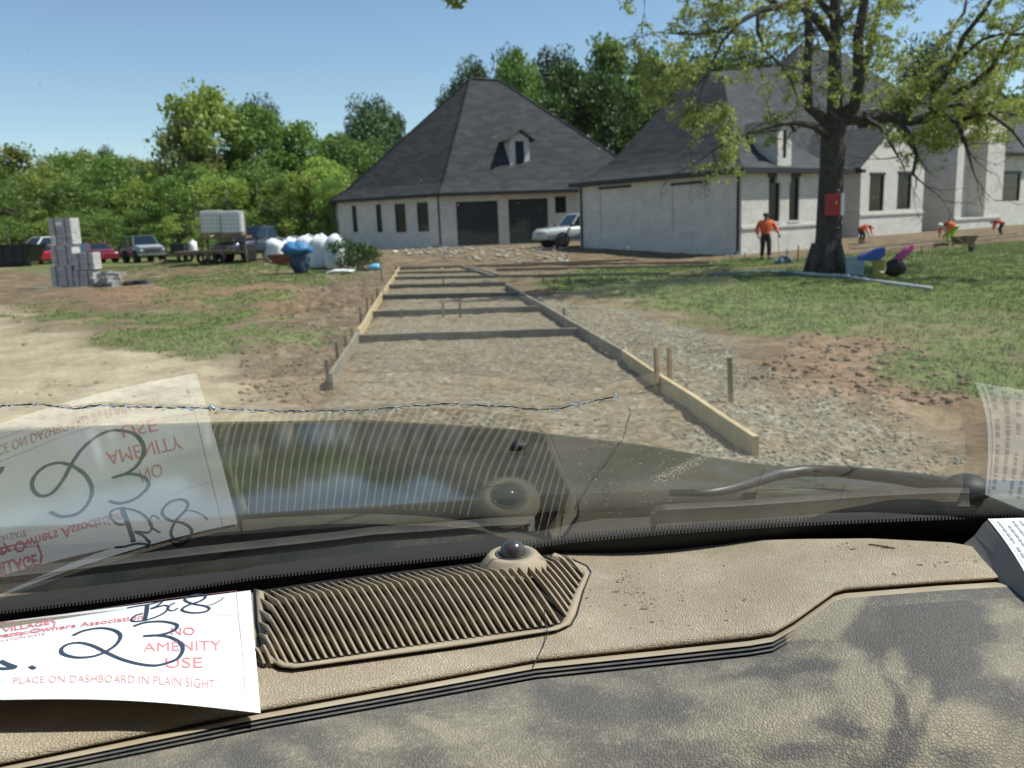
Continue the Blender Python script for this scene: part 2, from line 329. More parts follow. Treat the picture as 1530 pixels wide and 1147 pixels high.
def zat(x,y):
    i=min(max(bisect(XS,x)-1,0),nx-2); j=min(max(bisect(YS,y)-1,0),ny-2)
    u=(x-XS[i])/(XS[i+1]-XS[i]); v=(y-YS[j])/(YS[j+1]-YS[j])
    return float((Z[j,i]*(1-u)+Z[j,i+1]*u)*(1-v)+(Z[j+1,i]*(1-u)+Z[j+1,i+1]*u)*v)
def gz(px,py):
    p=gp(px,py); p.z=zat(p.x,p.y); return p
# stones and clods
def scatter_rocks(name,n,polys,smin,smax,m,label,cat,seed):
    rs=np.random.RandomState(seed); ico=bmesh.new(); bmesh.ops.create_icosphere(ico,subdivisions=1,radius=1); bv=np.array([v.co[:] for v in ico.verts]); bf=np.array([[v.index for v in f.verts] for f in ico.faces]); ico.free()
    V=[];F=[];k=0
    for poly,frac in polys:
        pts=[gp(*p) for p in poly]; x0=min(p.x for p in pts);x1=max(p.x for p in pts);y0=max(4.5,min(p.y for p in pts));y1=min(34,max(p.y for p in pts))
        N=int(n*frac); uy=rs.rand(N*4)**1.6; yy=y0+(y1-y0)*uy; xx=x0+(x1-x0)*rs.rand(N*4); ok=sdpoly(pts,xx,yy)>0; xx=xx[ok][:N]; yy=yy[ok][:N]
        for x,y in zip(xx,yy):
            s=smin+(smax-smin)*rs.rand()**4; q=bv*(1+rs.uniform(-.3,.3,bv.shape))*s*np.array([1,rs.uniform(.6,1),rs.uniform(.45,.8)]); a=rs.rand()*6.3
            q=np.stack([q[:,0]*math.cos(a)-q[:,1]*math.sin(a),q[:,0]*math.sin(a)+q[:,1]*math.cos(a),q[:,2]],1)+np.array([x,y,zat(x,y)+s*.2])
            V.append(q);F.append(bf+k);k+=len(bv)
    o=bigmesh(name,np.concatenate(V),np.concatenate(F),m); return tag(o,label,cat,kind='stuff')
STM=mat('stone',(.13,.115,.082),.9,(.33,.305,.235),6,lo=.3,hi=.7)
CLM=mat('clod',(.12,.08,.045),.95,(.25,.18,.11),6)
scatter_rocks('gravel_stones',13000,[(R_GRAV,.6),(R_DRV,.4)],.005,.026,STM,'loose pale gravel stones strewn in and beside the drive forms','gravel',1)
scatter_rocks('dirt_clods',6500,[(R_TRK,.5),(R_REDL,.28),(R_RED,.14),(R_PALE,.08)],.008,.05,CLM,'clods of dug brown earth beside the drive','soil clods',2)
# grass tufts
def grass_blades(name,label,n,xr,yr,seed,hmin,hmax):
    rs=np.random.RandomState(seed); yy=yr[0]+(yr[1]-yr[0])*rs.rand(n)**1.5; xx=xr[0]+(xr[1]-xr[0])*rs.rand(n)
    gg=masks(xx,yy)[0]; ok=rs.rand(n)<gg*.95; 
    vis=(np.abs(xx)/yy<.75); ok&=vis; xx=xx[ok];yy=yy[ok]; V=[]
    zz=np.array([zat(a,b) for a,b in zip(xx,yy)]); N=len(xx); out=[]
    for k in range(4):
        a=rs.rand(N)*6.3; h=(hmin+(hmax-hmin)*rs.rand(N))*(1+yy*.012); wd=(.006+yy*.0007); ox=rs.uniform(-.05,.05,N)*(1+yy*.03); oy=rs.uniform(-.05,.05,N)*(1+yy*.03); ln=rs.uniform(.2,.8,N)*h
        bx=xx+ox;by=yy+oy; c,s_=np.cos(a),np.sin(a)
        out.append(np.stack([np.stack([bx-c*wd,by-s_*wd,zz-.01],1),np.stack([bx+c*wd,by+s_*wd,zz-.01],1),np.stack([bx-s_*ln,by+c*ln,zz+h],1)],1))
    V=np.concatenate(out).reshape(-1,3); F=np.arange(len(V)).reshape(-1,3)
    return tag(bigmesh(name,V,F,leafmat(name,(.11,.145,.04),(.22,.25,.095),.35)),label,'grass',kind='stuff')
grass_blades('lawn_grass','short mown green lawn under the big tree',60000,(1,32),(7,42),5,.02,.055)
grass_blades('rough_grass','patchy grass left of the drive forms',45000,(-24,0),(12,50),6,.015,.045)
# ============================================================ FORMWORK
WOODP=mat('pale_lumber',(.46,.36,.20),.8,(.34,.26,.15),5,bump=.3,bs=30)
WOODD=mat('grey_lumber',(.10,.10,.085),.85,(.17,.155,.125),5,bump=.3,bs=30)
WOODM=mat('weathered_lumber',(.24,.21,.155),.85,(.15,.13,.10),5,bump=.3,bs=30)
WOODR=mat('raw_lumber',(.27,.20,.12),.85,(.19,.14,.09),5,bump=.3,bs=30)
def plank(a,b,h,th,m,name,label,cat,group,lift=.0,seg=6,seed=0):
    a=Vector(a);b=Vector(b); n=(b-a).normalized(); sd_=Vector((-n.y,n.x,0)); mb=MB(); rr=random.Random(seed); rows=[]
    for i in range(seg+1):
        p=a.lerp(b,i/seg)+sd_*rr.uniform(-.012,.012); 
        c=[p+sd_*th/2,p-sd_*th/2]; zz=lift+rr.uniform(-.006,.006)
        rows.append([c[0]+Vector((0,0,zz-.03)),c[0]+Vector((0,0,zz+h)),c[1]+Vector((0,0,zz+h)),c[1]+Vector((0,0,zz-.03)),c[0]+Vector((0,0,zz-.03))])
    mb.grid(rows); mb.poly(rows[0][:4]); mb.poly(rows[-1][:4])
    o=mb.build(name,m); return tag(o,label,cat,group)
def gzp(px,py): p=gp(px,py); return p
SB='side form boards of the drive'; XB='cross boards between the drive forms'
plank(gzp(494,577),gzp(537,505),.14,.045,WOODM,'form_board','nearest left side form board, greyish, running from its free end to the first cross board','form board',SB,seed=1)
plank(gzp(537,504),gzp(572,443),.14,.045,WOODP,'form_board','middle left side form board, pale new lumber','form board',SB,seed=2)
plank(gzp(573,442),gzp(596,391),.14,.045,WOODP,'form_board','farthest left side form board, pale new lumber ending near the garage','form board',SB,seed=3)
plank(gzp(1128,678),gzp(930,538),.14,.045,WOODP,'form_board','nearest right side form board, pale and ending just beyond the truck hood','form board',SB,seed=4)
plank(gzp(930,537),gzp(756,430),.13,.045,WOODM,'form_board','far right side form board, weathered grey, reaching the wider forms','form board',SB,seed=5)
XL=[((538,509),(862,499),'nearest','heavy dark'),((558,472),(806,464),'second','dark'),((571,446),(778,442),'third','dark'),((580,430),(757,426),'fourth','thin dark')]
for i,(a,b,o_,lk) in enumerate(XL):
    plank(gzp(*a),gzp(*b),.10,.09 if i<3 else .05,WOODD,'cross_board',lk+' cross board, '+o_+' of the boards laid across the drive','cross board',XB,seed=10+i)
FL=[((583,417),(1000,410),'long board crossing the drive just beyond the fourth cross board'),((587,409),(725,406),'short board left of the paired diagonal boards, nearer of two'),((590,401),(712,398),'short board left of the paired diagonal boards, farther of two'),((593,393),(950,389),'far thin board across the top of the drive forms'),((742,404),(1090,398),'thin board in the wide forms right of the diagonal pair, nearer of two'),((722,398),(1060,393),'thin board in the wide forms right of the diagonal pair, farther of two')]
for i,(a,b,l) in enumerate(FL): plank(gzp(*a),gzp(*b),.08,.05,WOODR if i%2 else WOODM,'cross_board',l,'cross board','thin boards of the wide forms',seed=20+i)
plank(gzp(737,414),gzp(690,387),.08,.09,WOODM,'diagonal_board','left one of two parallel boards angling toward the garage','form board','paired diagonal boards',seed=31)
plank(gzp(744,412),gzp(700,387),.08,.09,WOODM,'diagonal_board','right one of two parallel boards angling toward the garage','form board','paired diagonal boards',seed=32)
plank(gzp(1000,411),gzp(1250,394),.08,.05,WOODP,'edge_board','pale board edging the lawn, running toward the big tree trunk','form board','edging boards by the house',seed=33)
plank(gzp(1265,381),gzp(1530,352),.09,.05,WOODR,'edge_board','pale board edging the walk, right of the big tree trunk','form board','edging boards by the house',seed=34)
plank(gzp(1270,373),gzp(1520,349),.07,.05,WOODM,'edge_board','thin board behind the pale edging, by the bent workers','form board','edging boards by the house',seed=35)
def stake(px,pyb,pyt,m,label,group):
    p=gp(px,pyb); d=ray(px,pyt); h=(CZ+d.z*(p.y/d.y))-p.z; wd=.022; mb=MB(); 
    a=random.uniform(0,.6); R=rot(a); lean=Vector((random.uniform(-.03,.03),random.uniform(-.03,.03),0))
    rows=[]
    for t in (0,.5,1):
        q=p+Vector((0,0,-.05+t*(h+.05)))+lean*t*h*2; k=wd*(1 if t<1 else .9); rows.append([q+R(Vector((sx*k,sy*k*.8,0))) for sx,sy in ((-1,-1),(1,-1),(1,1),(-1,1),(-1,-1))])
    mb.grid(rows); mb.poly(rows[-1][:4]); o=mb.build('wooden_stake',m); tag(o,label,'stake',group)
LS='stakes along the left form board'; 
for i,(x,b,t,l) in enumerate([(491,573,537,'nearest, darkest stake at the free end of the left form board'),(505,540,510,'second stake from the free end of the left form board'),(518,526,500,'third stake from the free end of the left form board'),(528,512,489,'fourth stake from the free end, at the nearest cross board'),(539,484,458,'stake outside the left board between first and second cross boards'),(549,470,444,'tall thin stake outside the left board at the second cross board'),(557,456,440,'short stake outside the left board before the third cross board'),(564,446,430,'short stake outside the left board by the third cross board'),(571,420,391,'tall stake beside the far left form board near the blue bag')]):
    stake(x,b,t,WOODR if i else WOODD,l,LS)
for x,b,t,l in [(983,582,519,'tall pale stake against the right form board, left of a pair'),(1001,572,519,'tall pale stake, right one of the pair beside the right form board'),(1092,595,533,'lone stake standing in the gravel right of the form board')]:
    stake(x,b,t,mat('stake_wood',(.30,.21,.11),.8,(.2,.14,.08),6),l,'tall stakes beside the right form board')
for x,b,t,l in [(843,478,459,'stake in gravel outside the right board near the nearest cross board, left one'),(856,490,477,'short stake outside the right form board at the nearest cross board'),(890,511,498,'short stake outside the right form board just before the tall pair'),(795,446,434,'small stake outside the far right form board')]:
    stake(x,b,t,WOODD,l,'short stakes beside the right form board')
for x,b,t,l in [(663,473,451,'left stake of a pair at the second cross board'),(688,473,451,'right stake of a pair at the second cross board'),(663,429,414,'stake in the middle of the fourth cross board'),(600,474,462,'stub of a stake left on the second cross board'),(812,421,412,'small stake at the long far board, left of three'),(850,419,407,'small stake at the long far board, middle of three'),(895,415,404,'small stake at the long far board, right of three')]:
    stake(x,b,t,WOODD,l,'stakes at the cross boards')
for x,b,t in [(1092,393,377),(1112,391,377),(1176,390,372),(1192,390,366),(1377,380,368),(1232,388,378)]:
    stake(x,b,t,WOODR,{1092:'thin stake by the corner of the near wing',1112:'thin stake just left of the standing worker',1176:'thin stake right of the standing worker',1192:'taller dark stake left of the big tree trunk',1377:'small stake between pink bag and worker in green trousers',1232:'small stake directly beside the big tree trunk'}[x],'thin stakes by the house')
# white rocks
for k,(x,y,s) in enumerate([(590,377,.13),(612,379,.09),(660,402,.06)]):
    p=gz(x,y); tag(MB().blob((p.x,p.y,p.z+s*.4),(s*1.3,s,s*.8),k,8,.25).build('white_rock',mat('white_stone',(.6,.58,.54),.9)),['larger white rock at the garage end of the drive','small white rock near the corner of the garage','small pale rock lying on the far form boards'][k],'rock')
rr=random.Random(5); mb=MB()
for k in range(240):
    p=gp(rr.uniform(600,850),rr.uniform(369,381)); s=rr.uniform(.05,.15); mb.blob((p.x,p.y,p.z+s*.1),(s*1.4,s,s*.6),k,6,.3)
tag(mb.build('concrete_rubble',mat('rubble',(.26,.22,.165),.95,(.40,.36,.29),4)),'strip of pale broken rubble in front of the garage doors','rubble',kind='stuff')
# ============================================================ BUILDINGS
TRIM=mat('dark_trim',(.018,.019,.022),.5); WGL=mat('window_glass',(.008,.012,.011),.12,spec=.15); FRM=mat('dark_window_frame',(.02,.022,.022),.5); STONE=mat('stone_band',(.62,.60,.55),.8,(.52,.5,.45),3)
INT=mat('dark_interior',(.011,.012,.012),.9); FASC=mat('fascia',(.02,.021,.024),.6)
def wp(px,py,P,u):   # pixel -> (distance along wall, z)
    d=ray(px,py); n=Vector((u.y,-u.x,0)); t=Vector((P.x,P.y,0)).dot(n)/d.dot(n); q=d*t; return (q-P).dot(u)/1.0, CZ+d.z*t
def WPt(P,u,s,z,o=0):    # o: outward offset
    n=Vector((u.y,-u.x,0)); return Vector((P.x,P.y,0))+u*s+n*o+Vector((0,0,z))
def wall(name,parent,P,u,L,z0,z1,ops=(),m=BRICK,gable=None,dep=.16):
    ss=sorted({0,L,*[o[0] for o in ops],*[o[1] for o in ops]}); zs=sorted({z0,z1,*[o[2] for o in ops],*[o[3] for o in ops]})
    mb=MB()
    for i in range(len(ss)-1):
        for j in range(len(zs)-1):
            sm=(ss[i]+ss[i+1])/2; zm=(zs[j]+zs[j+1])/2
            if any(o[0]<sm<o[1] and o[2]<zm<o[3] for o in ops): continue
            mb.quad(WPt(P,u,ss[i],zs[j]),WPt(P,u,ss[i+1],zs[j]),WPt(P,u,ss[i+1],zs[j+1]),WPt(P,u,ss[i],zs[j+1]))
    for (a,b,c,d) in [o[:4] for o in ops]:
        for (s1,q1,s2,q2) in ((a,c,b,c),(b,c,b,d),(b,d,a,d),(a,d,a,c)):
            mb.quad(WPt(P,u,s1,q1),WPt(P,u,s2,q2),WPt(P,u,s2,q2,-dep),WPt(P,u,s1,q1,-dep))
    if gable: mb.poly([WPt(P,u,0,z1),WPt(P,u,L,z1),WPt(P,u,gable[0],gable[1])])
    return mb.build(name,m,parent,uv=True,recalc=False)
def rbox(P,u,s0,s1,z0,z1,o0,o1,mb=None):
    mb=mb or MB(); n=len(mb.v)
    pts=[WPt(P,u,s,z,o) for z in (z0,z1) for o in (o0,o1) for s in (s0,s1)]
    mb.v+=[tuple(p) for p in pts]
    for f in ((0,2,3,1),(4,5,7,6),(0,1,5,4),(2,6,7,3),(0,4,6,2),(1,3,7,5)): mb.f.append(tuple(n+i for i in f)); mb.m.append(0)
    return mb
def window(parent,P,u,a,b,c,d,fr=.06,mull=0,lab=None,sill=False,lintel=False):
    w_=MB()
    rbox(P,u,a,a+fr,c,d,-.155,-.07,w_);rbox(P,u,b-fr,b,c,d,-.155,-.07,w_);rbox(P,u,a+fr,b-fr,c,c+fr,-.155,-.072,w_);rbox(P,u,a+fr,b-fr,d-fr,d,-.155,-.072,w_)
    for k in range(mull): z=c+(d-c)*(k+1)/(mull+1); rbox(P,u,a+fr,b-fr,z-.02,z+.02,-.14,-.08,w_)
    f=w_.build('window',FRM,parent)
    if lab: f['label']=lab
    rbox(P,u,a+.01,b-.01,c+.01,d-.01,-.14,-.12).build('pane',WGL,f)
    if sill: rbox(P,u,a-.08,b+.08,c-.09,c-.003,-.05,.05).build('sill',STONE,f)
    if lintel: rbox(P,u,a-.1,b+.1,d-.02,d+.14,-.06,.012).build('lintel',TRIM,f)
    return f
def pxop(P,u,x0,x1,y0,y1):
    a,z1=wp(x0,y0,P,u); b,z2=wp(x1,y0,P,u); _,z3=wp((x0+x1)/2,y1,P,u); return (a,b,z3,(z1+z2)/2)
def pipe(parent,P,u,s,z0,z1,off=.08,r=.05):
    return MB().tube([WPt(P,u,s,z1,off+.25),WPt(P,u,s,z1-.25,off),WPt(P,u,s,z0+.2,off),WPt(P,u,s,z0+.05,off+.2)],r,8).build('downspout',TRIM,parent,smooth=True)
def roofplanes(name,parent,faces,m=SHING):
    mb=MB()
    for f in faces: mb.poly(f)
    return mb.build(name,m,parent,uv=True,recalc=False)
def mkroof(parent,foot,z,prof,ridge,name='roof',fas=True):
    """foot: ccw list of 4 eave corners; prof: list of (fraction inward to ridge, height fraction) ; ridge: (R1,R2) for corners (0,3)->R1,(1,2)->R2"""
    tg=[ridge[0],ridge[1],ridge[1],ridge[0]]; mb=MB(); prev=None
    for fr,h in prof:
        ring=[Vector((p.x+(q.x-p.x)*fr,p.y+(q.y-p.y)*fr,z+(q.z-z)*h)) for p,q in zip(foot,tg)]
        if prev:
            for i in range(4):
                j=(i+1)%4; a,b,c,d=prev[i],prev[j],ring[j],ring[i]
                if (c-d).length<1e-4: mb.poly([a,b,c])
                else: mb.quad(a,b,c,d)
        prev=ring
    r=mb.build(name,SHING,parent,uv=True,recalc=True)
    if fas:
        f2=MB()
        for i in range(4):
            a,b=foot[i],foot[(i+1)%4]; f2.quad(a+Vector((0,0,.02)),b+Vector((0,0,.02)),b-Vector((0,0,.2)),a-Vector((0,0,.2)))
        cen=sum(foot,Vector())/4
        ins=[p+(cen-p).normalized()*1.2 for p in foot]
        for i in range(4):
            j=(i+1)%4; f2.quad(foot[i]-Vector((0,0,.2)),foot[j]-Vector((0,0,.2)),ins[j]-Vector((0,0,.2)),ins[i]-Vector((0,0,.2)))
        f2.build('eave_fascia',FASC,parent)
    return r
# ---- garage
gar=thing('garage_building','whitewashed brick garage with steep dark hip roof, one dormer and two dark garage doors','building',gp(655,372))
gar.location=(0,0,0)
A=gp(661,369); A.y=A.y; uF=Vector((.972,.234,0)).normalized(); 
d0=ray(508,340); dirL=Vector((-.84,.54,0)).normalized()
# left wall end
tt=(A.x*dirL.y-A.y*dirL.x)/(d0.x*dirL.y-d0.y*dirL.x); Lp=Vector((d0.x*tt,d0.y*tt,0)); A=Vector((A.x,A.y,0))
uL=(A-Lp).normalized(); LL=(A-Lp).length; GZ=.33
_,ze=wp(655,289,A,uF); ze1=ze
FL_=16.5
bays=[pxop(A,uF,681,744,300,361),pxop(A,uF,759,819,296,360)]
bays=[(a,b,GZ-.05,d) for a,b,c,d in bays]; win=pxop(A,uF,829,846,293,318)
wall('front_wall',gar,A,uF,FL_,GZ-.3,ze,bays+[win],dep=.3)
lw=[pxop(Lp,uL,*q) for q in ((525,532,307,347),(561,569,305,347),(589,605,304,347),(622,639,302,346))]
wall('side_wall',gar,Lp,uL,LL,GZ-.3,ze,lw)
for k,o in enumerate(lw): window(gar,Lp,uL,*o,lab=['narrow side window farthest from the door bays','second narrow side window','third side window, wider','side window nearest the door bays'][k],sill=True)
window(gar,A,uF,*win)
for o in bays: 
    d_=rbox(A,uF,o[0]-.02,o[1]+.02,o[2],o[3]+.02,-.34,-.30).build('garage_door',mat('door_panel',(.022,.026,.027),.5,(.03,.034,.034),3),gar)
    dp_=MB()
    for k in range(1,5): zz=o[2]+(o[3]-o[2])*k/5; rbox(A,uF,o[0],o[1],zz-.012,zz+.012,-.30,-.285,dp_)
    dp_.build('panel_rib',FRM,d_); rbox(A,uF,o[0]-.05,o[1]+.05,o[3]-.02,o[3]+.13,-.2,.02).build('bay_lintel',STONE,d_)
    rbox(A,uF,o[0],o[1],GZ,GZ+.06,-.28,0).build('bay_floor',mat('concrete',(.35,.33,.3),.9),d_)
pipe(gar,Lp,uL,LL-.12,GZ,ze,.06)
B=A+uF*FL_; nF=Vector((uF.y,-uF.x,0)); nL=Vector((uL.y,-uL.x,0)); back=-nF*12
K=B+back; Lb=Lp+back*.9
for a,b in ((B,K),(K,Lb),(Lb,Lp)): wall('rear_wall',gar,a,(b-a).normalized(),(b-a).length,GZ-.3,ze)
ov=.45
ec=[Lp+(-uL)*ov+nL*ov, A+nF*ov*1.0+nL*ov*.4, B+nF*ov+uF*ov, K-nF*ov+uF*ov, Lb-nF*ov-uF*ov]
ec=[Vector((p.x,p.y,ze)) for p in ec]
def ptY(px,py,Y): return atd(px,py,Y)
R1=ptY(703,117,A.y+5.0); R2=ptY(745,117,A.y+6.2); R2.z=R1.z
E0,E1,E2,E3,E4=ec
def bell(a,b,r1,r2,mb):
    for t0,h0,t1,h1 in ((0,0,.12,.085),(.12,.085,1,1)):
        def L(p,q,t,h): return Vector((p.x+(q.x-p.x)*t,p.y+(q.y-p.y)*t,p.z+(q.z-p.z)*h))
        if (r1-r2).length<1e-4 and t1==1: mb.poly([L(a,r1,t0,h0),L(b,r2,t0,h0),r1])
        else: mb.quad(L(a,r1,t0,h0),L(b,r2,t0,h0),L(b,r2,t1,h1),L(a,r1,t1,h1))
mb=MB()
bell(E0,E1,R1,R1,mb);bell(E1,E2,R1,R2,mb);bell(E2,E3,R2,R2,mb);bell(E3,E4,R2,R1,mb);bell(E4,E0,R1,R1,mb)
mb.build('roof',SHING,gar,uv=True)
mb=MB()
for i in range(5):
    a,b=ec[i],ec[(i+1)%5]; z3=Vector((0,0,.2)); c=(A+B+K+Lb+Lp)/5; ia=a+(Vector((c.x,c.y,a.z))-a).normalized()*1.1; ib=b+(Vector((c.x,c.y,b.z))-b).normalized()*1.1
    mb.quad(a+z3*.1,b+z3*.1,b-z3,a-z3); mb.quad(a-z3,b-z3,ib-z3,ia-z3)
mb.build('eave_fascia',FASC,gar)
mb=MB()
for a,b in ((E0+Vector((0,0,0)),R1),(E1,R1),(E2,R2),(R1,R2)):
    if (a-R1).length<1e-5: mb.tube([a,b],.09,6); continue
    k1=Vector((a.x+(b.x-a.x)*.12,a.y+(b.y-a.y)*.12,a.z+(b.z-a.z)*.085)); mb.tube([a,k1,b],.075,6)
mb.build('ridge_cap',mat('cap_shingle',(.03,.032,.036),.9),gar)
# dormer on the garage roof
def dormer(parent,px0,px1,pyb,pye,pyt,Y,ang,depth,wpx,lab=None):
    c=atd((px0+px1)/2,pyb,Y); u=Vector((math.cos(ang),math.sin(ang),0)); P=Vector((c.x,c.y,0)); 
    s0,zb=wp(px0,pyb,P,u); s1,_=wp(px1,pyb,P,u); _,z_e=wp(px0,pye,P,u); _,zt=wp((px0+px1)/2,pyt,P,u)
    P=P+u*s0; W=s1-s0; n=Vector((u.y,-u.x,0)); mb=MB(); o=(W*.28,W*.72,zb+(z_e-zb)*.08,zb+(z_e-zb)*.93)
    dm=wall('dormer',parent,P,u,W,zb,z_e,[o],STONE,gable=(W/2,zt)); 
    if lab: dm['label']=lab
    s=MB()
    for q in (0,W): a=WPt(P,u,q,zb);b=WPt(P,u,q,z_e); s.quad(a,b,b-n*depth,a-n*depth)
    s.build('side_cheek',BRICK,dm,uv=True,recalc=False)
    k=W*.24; r=MB(); th=.07; e=(zt-z_e)/(W/2)
    for sg in (0,1):
        s_e=-k if sg==0 else W+k; ze_=z_e-e*k
        a=WPt(P,u,s_e,ze_+.05,k);b=WPt(P,u,W/2,zt+.05,k); c1=b-n*(depth+k);d1=a-n*(depth+k); r.prism([a,b,c1,d1],(0,0,th))
    r.build('dormer_roof',SHING,dm,uv=True)
    f=MB(); rbox(P,u,o[0],o[1],o[2],o[3],-.12,-.1,f); f.build('pane',mat('dormer_glass',(.03,.05,.055),.1),dm)
    f=MB(); rbox(P,u,o[0],o[0]+.08,o[2],o[3],-.1,.02,f);rbox(P,u,o[1]-.08,o[1],o[2],o[3],-.1,.02,f);rbox(P,u,o[0],o[1],o[3]-.08,o[3],-.1,.022,f);rbox(P,u,o[0],o[1],o[2],o[2]+.08,-.1,.022,f); f.build('window_frame',FRM,dm)
dormer(gar,763,792,260,207,196,A.y+2.3,math.radians(22),4.5,0)
# ---- main house
hs=thing('main_house','large whitewashed brick house with steep dark shingle roofs, still under construction behind the big tree','house')
C0=gp(1107,381); C0=Vector((C0.x,C0.y,0)); u=Vector((.80,.60,0)); v=Vector((-.60,.80,0)); 
def H(s,t,z=0): return Vector((C0.x+u.x*s+v.x*t,C0.y+u.y*s+v.y*t,z))
_,zE=wp(1103,252,C0,u); WZ=-.1
WT,_=wp(866,320,C0,-v); LW=abs(WT)
PL=H(0,LW); uLw=-v          # left wall of the wing, running toward the corner
# bricked-up recesses
ops=[pxop(PL,uLw,896,942,281,349),pxop(PL,uLw,1004,1055,275,345)]
wall('wing_side_wall',hs,PL,uLw,LW,WZ,zE,ops,dep=.05)
for o in ops:
    q=rbox(PL,uLw,o[0],o[1],o[2],o[3],-.09,-.05).build('blocked_opening',BRICK,hs); rbox(PL,uLw,o[0]-.06,o[1]+.06,o[3]-.01,o[3]+.12,-.04,.03).build('lintel',TRIM,q)
    q.data.uv_layers.new(name='UVMap')
WW=7.8
wo=[pxop(C0,u,1149,1166,264,331),pxop(C0,u,1180,1195,264,329)]
wall('wing_front_wall',hs,C0,u,WW,WZ,zE,wo)
for o in wo: window(hs,C0,u,*o,mull=0,lintel=True,sill=True)
_,zl=wp(1150,338,C0,u); rbox(C0,u,-.02,WW,zl-.06,zl+.06,0,.06).build('stone_ledge',STONE,hs)
wall('wing_return',hs,H(WW,0),v,10,WZ,zE)
wall('wing_rear_wall',hs,H(WW,LW),-u,WW,WZ,zE)
pipe(hs,PL,uLw,LW-.15,0,zE,.07); pipe(hs,PL,uLw,.2,0,zE,.07)
# wing roof (bell cast)
o_=.4; z=zE+.02; ft=[H(-o_,-o_,z),H(WW+o_,-o_,z),H(WW+o_,LW+o_,z),H(-o_,LW+o_,z)]
mkroof(hs,ft,z,[(0,0),(.10,.055),(.2,.13),(.32,.25),(1,1)],(H(WW/2,4.2,z+4.7),H(WW/2,6.8,z+4.7)))
# wall dormer on the wing front
s0,_=wp(1160,262,C0,u); s1,_=wp(1180,262,C0,u); _,zt=wp(1170,180,C0,u)
W_=s1-s0; wd=[(W_*.36,W_*.64,zE+.5,zE+1.7)]
PD=WPt(C0,u,s0,0,.06); dm=wall('wall_dormer',hs,PD,u,W_,zE-.6,zt-.35,wd,BRICK,gable=(W_/2,zt)); rbox(PD,u,wd[0][0],wd[0][1],wd[0][2],wd[0][3],-.1,-.08).build('pane',WGL,dm)
s=MB(); n_=Vector((u.y,-u.x,0))
for q in (0,W_): a=WPt(PD,u,q,zE-.6);b=WPt(PD,u,q,zt-.35); s.quad(a,b,b-n_*3,a-n_*3)
s.build('side_cheek',BRICK,dm,uv=True,recalc=False)
r=MB()
for sg in (-1,1): a=WPt(PD,u,W_/2+sg*(W_/2+.18),zt-.48,.15);b=WPt(PD,u,W_/2,zt+.04,.15); r.prism([a,b,b-n_*3.2,a-n_*3.2],(0,0,.07))
r.build('dormer_roof',SHING,dm,uv=True)
# main mass
MT=9.5; zM=zE+.3; MS=17.
wall('main_wall',hs,H(MS,MT),u,41,WZ,zM)
wall('main_side_wall',hs,H(MS,MT+10),-v,10,WZ,zM)
ft=[H(MS-.6,MT-.6,zM),H(52,MT-.6,zM),H(52,MT+11,zM),H(MS-.6,MT+11,zM)]
RA=H(25,MT+5,0); RB=H(31,MT+5,0); pk=atd(1225,66,RA.y).z; RA.z=pk; RB.z=pk
mkroof(hs,ft,zM,[(0,0),(1,1)],(RA,RB))
# second peak over the wing junction
zz_=atd(1060,112,50).z
ft=[H(3,4.5,zE+.3),H(21,9.,zE+.3),H(21,15,zE+.3),H(4,13,zE+.3)]
mkroof(hs,ft,zE+.3,[(0,0),(1,1)],(H(8.2,8.5,zz_),H(19,11.5,zz_+1.6)),fas=False)
# gabled bay
P1=gp(1284,353); 
d=ray(1284,330); t=50.5/d.y; P1=Vector((d.x*t,d.y*t,0)); _,zb1=wp(1284,249,P1,u); Lb1,_=wp(1379,300,P1,u)
bo=[pxop(P1,u,1300,1322,261,315),pxop(P1,u,1342,1363,259,312)]; _,zg=wp(1325,188,P1,u)
wall('gable_bay_wall',hs,P1,u,Lb1,WZ,zb1,bo,gable=(Lb1/2-.1,zg))
for o in bo: window(hs,P1,u,*o,lintel=True)
_,zl=wp(1300,320,P1,u); rbox(P1,u,-.02,Lb1+.02,zl-.07,zl+.06,0,.07).build('stone_ledge',STONE,hs)
wall('bay_return',hs,P1+v*6,-v,6,WZ,zb1)
wall('bay_return',hs,P1+u*Lb1,v,6,WZ,zb1)
r=MB(); 
for sg in (0,1):
    sl_=(zg-zb1)/(Lb1/2); k=.3; se=-k if sg==0 else Lb1+k
    a=WPt(P1,u,se,zb1-sl_*k+.05,.04);b=WPt(P1,u,Lb1/2-.1,zg+.05,.04); r.prism([a,b,b+v*9,a+v*9],(0,0,.1))
r.build('bay_roof',SHING,hs,uv=True)
rbox(P1,-v,-6,.3,zb1-.35,zb1-.15,0,.35).build('eave_fascia',FASC,hs)
# recess right of bay
P2=P1+u*Lb1+v*3; L2,_=wp(1404,300,P2,u); wall('recess_wall',hs,P2,u,L2+.3,WZ,zb1+1.2); pipe(hs,P2,u,L2,0.1,zb1,.3)
rbox(P2,u,-.3,L2+.4,zb1+.1,zb1+.3,-.1,.9).build('eave_fascia',FASC,hs)
